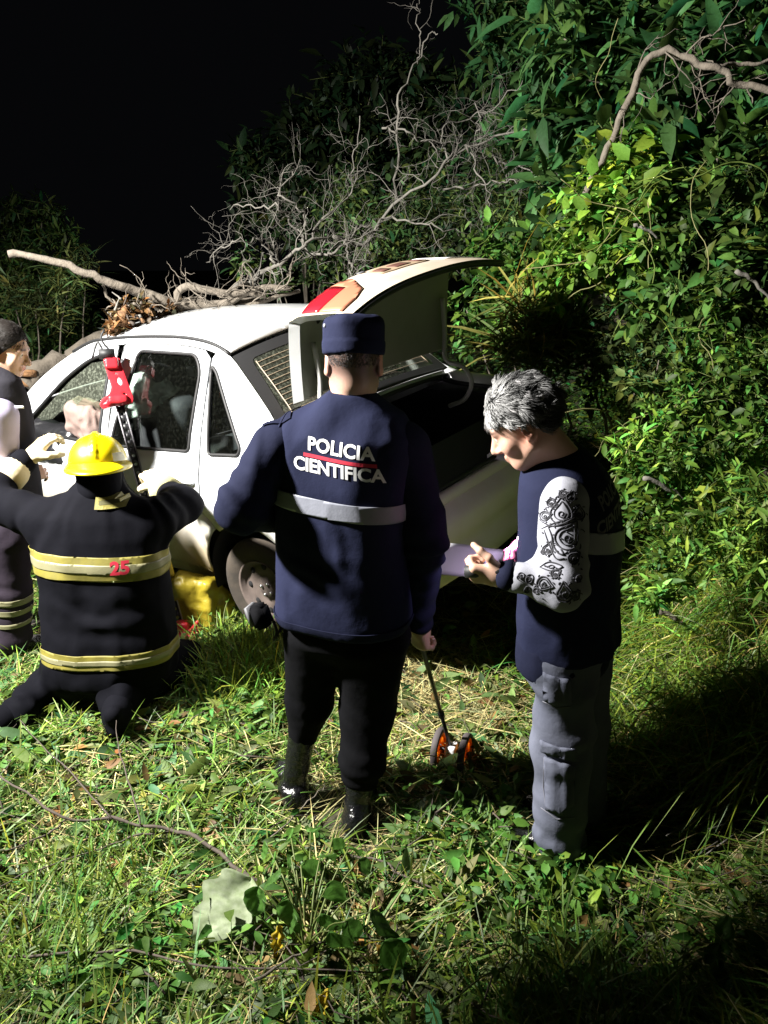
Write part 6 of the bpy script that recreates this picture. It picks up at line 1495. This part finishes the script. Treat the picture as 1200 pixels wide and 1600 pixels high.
put_leaves('bank_undergrowth', 42000, (2.1, 7.5), lambda x, y: frustum(x, y) * bank(x, y) * np.clip(3.2 / y, .2, 1) ** 1.2 * (.35 + .65 * (patchn(x, y, 1.1, 55) > -.2)), (.030, .085), .42, lambda x, y: (.10 + .30 * sstep(1.0, 1.8, x)) * (.6 + .5 * patchn(x, y, 1.6, 66)), (.085, .165, .028), .45, xr=(.8, 6))
put_grass('bank_stems', 12000, (2.1, 6.5), lambda x, y: frustum(x, y) * bank(x, y) * np.clip(3 / y, .2, 1), (.25, .65), (.003, .006), (.3, 1.35), (.21, .25, .05), .35, m_grass, bend=(.4, 1.2), lift=.25, xr=(.8, 6))
put_grass('bank_grass', 24000, (2.1, 5.0), lambda x, y: frustum(x, y) * bank(x, y) * np.clip(3 / y, .2, 1) * (.3 + .7 * (patchn(x, y, 1.3, 71) > -.1)), (.25, .70), (.004, .009), (.4, 1.4), (.135, .225, .032), .38, m_grass, bend=(.4, 1.1), lift=.16, xr=(.8, 4))
put_grass('bank_straw', 3500, (2.1, 5.5), lambda x, y: frustum(x, y) * bank(x, y) * np.clip(3 / y, .2, 1), (.2, .6), (.003, .006), (.0, 1.1), (.40, .34, .19), .35, m_straw, bend=(.1, .9), lift=.25, xr=(.8, 5))
put_leaves('back_undergrowth', 22000, (4.6, 9.5), lambda x, y: frustum(x, y) * ~under_car(x, y) * (x < 2.2), (.05, .11), .35, lambda x, y: .12 + .45 * sstep(-2.5, 0, x) * sstep(5.4, 6.5, y), (.045, .082, .026), .45, xr=(-5.5, 3))

# ---- long vines trailing over the bank and a few pale sticks caught in it
A = Acc(); g6 = np.random.default_rng(41)
for k in range(70):
    p = at(g6.uniform(880, 1210), g6.uniform(220, 760), 4.6 - .9 * g6.random()); pts = [p]; d = unit(g6.normal(size=3) * (1, .3, .8)); n_ = g6.integers(7, 13)
    for j in range(n_): d = unit(d + g6.normal(size=3) * .3 - np.array([0, .02, .16])); pts.append(pts[-1] + d * .085)
    A.tube(curve_pts(pts, n_ * 2), g6.uniform(.0018, .0038), 4, C=np.array([(.16, .20, .04), (.22, .20, .10), (.10, .14, .03)][k % 3]))
o = A.obj('trailing_vines', leaf_mat('vine_stem', .7, 0, .3)); tag(o, kind='stuff')
for i, (pts, lab) in enumerate((([(990, 352), (1008, 356), (1030, 372)], 'short pale stick caught in the leaves on the upper bank'), ([(1008, 745), (1050, 768), (1100, 800)], 'pale stick slanting in the grass behind the grey haired man'), ([(1030, 955), (1055, 965), (1075, 980)], 'brown broken stick at the edge of the shadow behind the jeans'), ([(1150, 425), (1180, 440), (1210, 475)], 'pale twig at the right edge under the bush'))):
    wd_, _ = wood('stick', [at(x, y, 3.95 - .1 * i if y < 500 else 3.0) for x, y in pts], .011, .007, m_dead if i != 2 else m_bark, None, 700 + i, .006, 12, 6); tag(wd_, lab, 'stick')
for i, (lab, lst) in enumerate((('leafy green weeds on the slope just behind the back of the grey haired man', [(1000, 690, 3.2, .15), (1030, 740, 3.1, .16), (990, 760, 3.2, .14), (1020, 810, 3.0, .15), (1050, 780, 3.1, .14)]), ('narrow leaved weeds on the slope at the right edge above the shadow', [(1100, 800, 3.0, .16), (1150, 840, 2.9, .16), (1190, 800, 2.9, .16), (1120, 880, 2.85, .15), (1180, 900, 2.8, .15), (1140, 770, 3.1, .14)]), ('low weeds between the jeans and the dark shadow on the slope', [(1030, 880, 2.9, .13), (1060, 920, 2.8, .13), (1010, 930, 2.8, .12), (1080, 860, 2.95, .13)]))):
    plant('slope_weeds', lab, 'plant', gz_base(lst), cl(lst), 901 + i, None, 0, twigs_per=130, leaves_per=7, ln=(.042, .055, .040)[i], wd=(.38, .20, .32)[i], col=((.10, .19, .03), (.12, .20, .035), (.09, .17, .03))[i], var=.4, up=.7, stemr=.0018)
put_grass('tall_grass', 900, (1.6, 2.3), lambda x, y: np.exp(-(((x - .50) / .16) ** 2 + ((y - 1.93) / .10) ** 2)), (.08, .22), (.004, .009), (.6, 1.5), (.115, .20, .03), .35, m_grass, bend=(.2, .8), xr=(0, 1.1))
put_leaves('foot_weeds', 420, (1.6, 2.3), lambda x, y: np.exp(-(((x - .50) / .18) ** 2 + ((y - 1.94) / .11) ** 2)), (.03, .065), .45, lambda x, y: .13 + 0 * x, (.08, .165, .028), .35, xr=(0, 1.1))
put_leaves('broad_weeds', 750, (.75, 3.2), lambda x, y: near(x, y) * ~under_car(x, y) * (1 - .9 * straw_w(x, y)) * (patchn(x, y, 2.4, 85) > .02) * (1.3 - .3 * y), (.035, .080), .40, lambda x, y: .12 + 0 * x, (.078, .158, .028), .42, droop=(.15, .6), tilt=.7)
put_leaves('dead_leaves', 2600, (.75, 4.0), near, (.035, .09), .45, lambda x, y: .06 + 0 * x, (.15, .10, .045), .5, droop=(-.3, .5), tilt=.8)
A = Acc(); g7 = np.random.default_rng(63); q = scatter(620, (-3, 3), (.8, 4.2), lambda x, y: near(x, y))
for k, (x, y) in enumerate(q):
    a = g7.uniform(0, 6.28); l = g7.uniform(.06, .26); b = np.array([x, y, float(gz(x, y)) + g7.uniform(.02, .11)]); d = np.array([math.cos(a), math.sin(a), g7.normal(0, .16)]) * l
    A.tube([b - d * .5, b - d * .1 + g7.normal(size=3) * .012, b + d * .2 + g7.normal(size=3) * .012, b + d * .5], np.array([1, .9, .75, .4]) * g7.uniform(.0016, .0038), 4)
o = A.obj('twig_litter', m_dtwig); tag(o, kind='stuff')
# ---- unseen shrub added left of the camera to keep the floodlight off the near grass
LMP = np.array(flo.location)
plant('shrub', 'unseen leafy shrub added beside the photographer to shade the near grass', 'shrub', (-1.75, 1.5, .25), [(LMP + .44 * (np.array([x, y, .1]) - LMP), .125) for x, y in ((.45, 1.5), (.95, 1.55), (1.35, 1.65), (.35, 1.15), (.75, 1.15), (1.15, 1.3), (.5, .85))], 801, None, 4, twigs_per=260, leaves_per=8, ln=.045, wd=.5, col=(.06, .12, .026))

V, Q, T, C, St = foliage([(at(195, 490, 4.6), .10), (at(225, 478, 4.7), .08), (at(262, 484, 4.8), .08), (at(178, 512, 4.52), .07)], np.random.default_rng(44), 260, 5, .045, .4, (.10, .055, .025), .4, .2); o = mesh_obj('dry_foliage', V, Q, T, m_leaf, None, C); keep(o, st); o['kind'] = 'stuff'
# ================================================================== FOREGROUND PLANTS, TWIGS, LEAVES
def gat(px, py, lift=0.):
    """ground point under a photo pixel"""
    o_ = np.array([0, 0, EYE]); d = at(px, py, 1.) - o_; t = 0.
    for _ in range(60):
        p = o_ + d * t; h = p[2] - float(gz(p[0], p[1])) - lift
        t += h / (-d[2] + .35) * .8
    return o_ + d * t

tb = empty('dead_twig', gat(390, 1370)); tag(tb, 'long dark bare twig lying across the grass at the lower left', 'twig')
wood('stem', [gat(440, 1395, .05), gat(388, 1368, .09), gat(350, 1340, .11), gat(305, 1310, .13), gat(270, 1297, .14), gat(225, 1288, .15), gat(175, 1278, .16), gat(105, 1280, .18), gat(50, 1245, .2), gat(-10, 1205, .22)], .0085, .0035, m_dtwig, tb, 500, .004, 34, 6)
for i, (pts, l0) in enumerate((([(175, 1279), (140, 1240), (100, 1195), (60, 1160), (30, 1125)], .17), ([(270, 1298), (200, 1310), (150, 1330), (60, 1360), (-5, 1385)], .12), ([(240, 1305), (190, 1335), (120, 1350), (30, 1375)], .08), ([(105, 1280), (80, 1300), (20, 1325), (-10, 1330)], .14), ([(220, 1288), (205, 1230), (185, 1170), (180, 1120)], .16))):
    wood('side_twig', [gat(x, y, l0) for x, y in pts], .0038, .0016, m_dtwig, tb, 510 + i, .004, 18, 5)
for i, (lab, pts, l0, r0) in enumerate((('thin dark twig lying across the bottom of the picture', [(10, 1495), (120, 1485), (220, 1487), (330, 1510), (420, 1515), (560, 1518), (620, 1514)], .10, .0042),
        ('crooked dark twig behind the broad leaved plant', [(540, 1335), (600, 1350), (640, 1372), (700, 1400), (760, 1440)], .08, .0045), ('bent brown twig beside the boots', [(425, 1310), (470, 1262), (500, 1235), (515, 1222)], .10, .0032),
        ('pale curved stick standing at the feet of the grey haired man', [(942, 1318), (972, 1298), (992, 1270), (1002, 1240), (1010, 1212)], .06, .005), ('long straw coloured stalk slanting up to the jeans', [(735, 1218), (790, 1275), (850, 1325), (905, 1362)], .05, .0038),
        ('dry brown stalks lying at the right edge', [(1000, 1245), (1060, 1250), (1120, 1252), (1210, 1262)], .07, .005), ('long dry stalk lying low at the right edge', [(1010, 1372), (1080, 1380), (1150, 1374), (1215, 1378)], .06, .004), ('long yellow stem bending at the lower right', [(1155, 1375), (1175, 1420), (1195, 1470), (1215, 1540)], .14, .0035),
        ('brown stick slanting at the bottom centre', [(400, 1530), (440, 1508), (490, 1480), (530, 1455)], .12, .0045), ('tall dark dead stalk standing in the right foreground', [(1005, 1590), (1008, 1530), (1010, 1470), (1012, 1390)], .10, .0028))):
    o, _ = wood('stick' if i not in (4, 5, 6, 7) else 'dry_stalk', [gat(x, y, l0) for x, y in pts], r0, r0 * .45, (m_dtwig, m_dtwig, m_bark, m_dead, m_straw_s if False else m_dead, m_dead, m_dead, m_stem, m_bark, m_dtwig)[i], None, 530 + i, .005, 20, 6)
    tag(o, lab, 'stick' if i not in (4, 5, 6, 7) else 'stalk')
g4 = np.random.default_rng(99)
bd = empty('straw_bundle', gat(1090, 1250)); tag(bd, 'heap of dry reed stalks lying at the edge of the shadow on the right', 'straw')
A = Acc()
for k in range(46):
    c = gat(g4.uniform(1000, 1210), g4.uniform(1222, 1275), g4.uniform(.01, .08)); d = np.array([1, g4.normal(.12, .28), g4.normal(.02, .1)]) * g4.uniform(.10, .30); A.tube([c - d, c + d * .1 + (0, 0, .01), c + d], [.0022, .0035, .0018], 4)
o = A.obj('stalk', m_dead); keep(o, bd); o['kind'] = 'stuff'

def big_leaf(name, label, base, D, Nn, ln, wd, col, cat='leaf', seed=1, lobes=0.12, crumple=.05, m=None, rough=None):
    """one broad leaf as a fine sheet with midrib, side veins, wavy margin and curl"""
    g5 = np.random.default_rng(seed); D = unit(D); S = unit(np.cross(D, Nn)); U_ = np.cross(S, D); nu, nv = 22, 11; V = []
    for i in range(nu):
        t = i / (nu - 1); w_ = wd * .5 * (math.sin(math.pi * t ** .72) ** .75 if 0 < t < 1 else .02) * (1 + lobes * math.sin(t * 21 + seed))
        for j in range(nv):
            v = -1 + 2 * j / (nv - 1); z = .22 * abs(v) * w_ + ln * (-.18 * t * t + crumple * math.sin(5 * t + 3 * v + seed) + crumple * .7 * math.sin(9 * t - 5 * v + 2 * seed)) - .006 * ln * math.cos(t * 60 - abs(v) * 9) * (abs(v) > .1)
            V.append(np.asarray(base) + D * ln * t + S * v * w_ + U_ * z)
    Q = [(i * nv + j, i * nv + j + 1, (i + 1) * nv + j + 1, (i + 1) * nv + j) for i in range(nu - 1) for j in range(nv - 1)]
    V = np.array(V); V[:, 2] = np.maximum(V[:, 2], gz(V[:, 0], V[:, 1]) + .004)
    vv = np.abs(np.tile(np.linspace(-1, 1, nv), nu)); tint = (1 - .12 * (np.sin(np.repeat(np.linspace(0, 1, nu), nv) * 60 - vv * 9) > .7) + .18 * (vv < .08))[:, None]
    o = mesh_obj(name, V, Q, mat=m or m_leaf, C=np.array(col) * tint * (1 + .15 * g5.normal(size=(len(V), 1))))
    if label: tag(o, label, cat)
    return o
m_pale = leaf_mat('pale_leaf_underside', .7, .15, .25)
big_leaf('dry_leaf', 'large pale grey green leaf lying curled in the grass', gat(392, 1372, .15), gat(295, 1474, .11) - gat(392, 1372, .15), (-.2, -.75, 1), .235, .17, (.27, .31, .22), seed=5, lobes=.16, crumple=.022, m=m_pale)
big_leaf('dry_leaf', 'small pale green leaf standing beside the black boot', gat(412, 1295, .03), gat(378, 1260, .09) - gat(412, 1295, .03), (.2, -.8, .5), .11, .035, (.22, .32, .13), seed=6, m=m_pale)
for i, (x, y, dx, dy, lab) in enumerate(((437, 1445, -8, 55, 'withered yellow leaf hanging under the broad leaved plant'), (512, 1548, -18, 40, 'withered yellow leaf at the bottom edge'), (590, 1478, 26, 20, 'brown yellow leaf to the right of the broad leaved plant'))):
    b = gat(x, y, .12); big_leaf('withered_leaf', lab, b, gat(x + dx, y + dy, .06) - b, (0, -.8, .5), .085, .032, (.48, .34, .03) if i < 2 else (.30, .17, .03), seed=20 + i, crumple=.12, lobes=.3)
for i, (x, y, dx, dy, lab) in enumerate(((45, 1210, 55, -80, 'long pale blade leaf lying at the left below the kneeling firefighter'), (10, 1345, 50, -22, 'pale leaf at the left edge on the ground'), (60, 1188, 45, 18, 'wide green leaf lying near the twig at the left'), (170, 1300, 60, 20, 'yellow green leaf lying under the dark twig'),
                                         (355, 1278, 75, 8, 'long dry leaf lying to the left of the black boot'), (1045, 728, -18, 18, 'bright heart shaped leaf high on the right bank'), (770, 1160, 10, 30, 'pale leaf lying to the right of the measuring wheel'), (615, 1245, 8, 34, 'large green leaf below the measuring wheel'), (395, 1060, 30, 70, 'broad pale leaf in the straw between the legs of the officer'))):
    b = gat(x, y, .05) if y > 900 else at(x, y, 3.1); e = gat(x + dx, y + dy, .04) if y > 900 else at(x + dx, y + dy, 3.05); big_leaf('fallen_leaf' if y > 900 else 'leaf', lab, b, e - b, (.1, -.4, 1), float(np.linalg.norm(e - b)) * 1.1 + .02, .045, ((.24, .30, .12), (.30, .34, .24), (.11, .20, .05), (.22, .26, .06), (.34, .32, .17), (.20, .36, .14), (.30, .36, .26), (.10, .20, .04), (.28, .38, .24))[i], seed=40 + i)

def weed(label, base, leaves, col, seed, wr=.55, cat='plant'):
    """a rooted plant: stems and single broad leaves given as photo pixels (tip of stalk, leaf direction, length)"""
    base = np.asarray(base, float); rt = empty('broadleaf_weed', base); tag(rt, label, cat); g5 = np.random.default_rng(seed)
    for i, (x, y, dx, dy, ln) in enumerate(leaves):
        p = gat(x, y, .19 + .05 * g5.random()); d = unit(gat(x + dx, y + dy, .13) - p); keep(Acc().tube(curve_pts([base + g5.normal(size=3) * .012, base * .45 + p * .55 + np.array([0, 0, .04]), p], 8), [.0030] * 4 + [.0022] * 4, 5).obj('stalk', m_stem), rt)
        o = big_leaf('leaf', None, p, d, unit(np.array([-.4, -.4, 1]) + g5.normal(size=3) * .3), ln, ln * wr * g5.uniform(.85, 1.15), np.array(col) * math.exp(g5.normal() * .22), seed=seed + i, lobes=.04, crumple=.03); keep(o, rt)
    return rt
weed('broad leaved green plant in the foreground below the officer', gat(480, 1500), [(470, 1352, 40, 12, .105), (455, 1310, -14, -26, .09), (420, 1325, -34, 14, .09), (440, 1365, -46, 26, .11), (500, 1340, 36, -8, .10), (485, 1300, 28, -24, .085), (405, 1385, -12, 46, .11), (450, 1405, 8, 54, .12), (465, 1440, -34, 14, .09), (510, 1385, 40, 26, .10), (545, 1325, 34, 8, .08), (560, 1345, 30, 24, .075), (455, 1340, -8, 30, .09), (430, 1345, -24, -4, .08), (520, 1310, 22, 22, .08), (580, 1425, 30, 40, .12), (500, 1430, 34, 26, .11), (540, 1440, 26, 34, .11), (600, 1470, 24, 34, .11), (560, 1395, 30, -6, .09), (515, 1455, 40, 40, .10), (415, 1410, -8, 34, .08)], (.075, .175, .035), 600, .62)
weed('small green plant at the foot of the measuring wheel', gat(720, 1225), [(700, 1205, 24, -12, .06), (690, 1222, -40, -4, .07), (730, 1205, 20, -14, .06), (715, 1235, 6, 26, .06), (680, 1212, -26, -10, .06), (640, 1228, -30, 2, .07), (745, 1225, 20, 10, .05)], (.07, .16, .03), 640, .5)
weed('low leafy plant in the dark right foreground', gat(830, 1500), [(810, 1455, -4, 30, .08), (690, 1580, -14, -40, .08), (780, 1520, -30, 10, .07), (840, 1490, 30, -8, .07), (860, 1535, 30, 14, .08), (800, 1545, -20, 28, .07), (815, 1475, 12, -30, .07), (760, 1490, -24, -10, .06)], (.075, .16, .03), 660, .5)
weed('leafy plant at the right foot of the picture', gat(1130, 1480), [(1135, 1430, -6, 60, .13), (1125, 1475, -26, 30, .10), (1090, 1440, -40, 8, .08), (1165, 1450, 26, 30, .09), (1010, 1440, -2, 28, .07), (1000, 1585, 30, -12, .07), (1060, 1500, -20, 24, .07), (1150, 1500, 24, -14, .08)], (.085, .17, .04), 680, .36)
weed('tall leafy weed in front of the car wheel', gat(345, 1010), [(330, 960, -24, -20, .07), (360, 965, 26, -18, .08), (345, 985, -34, 8, .07), (375, 990, 34, 6, .08), (320, 1000, -30, -6, .07), (390, 965, 24, -26, .07), (355, 940, 6, -30, .07), (300, 985, -24, -14, .06), (365, 1015, 26, 14, .07), (335, 930, -14, -24, .06)], (.10, .20, .035), 700, .34)
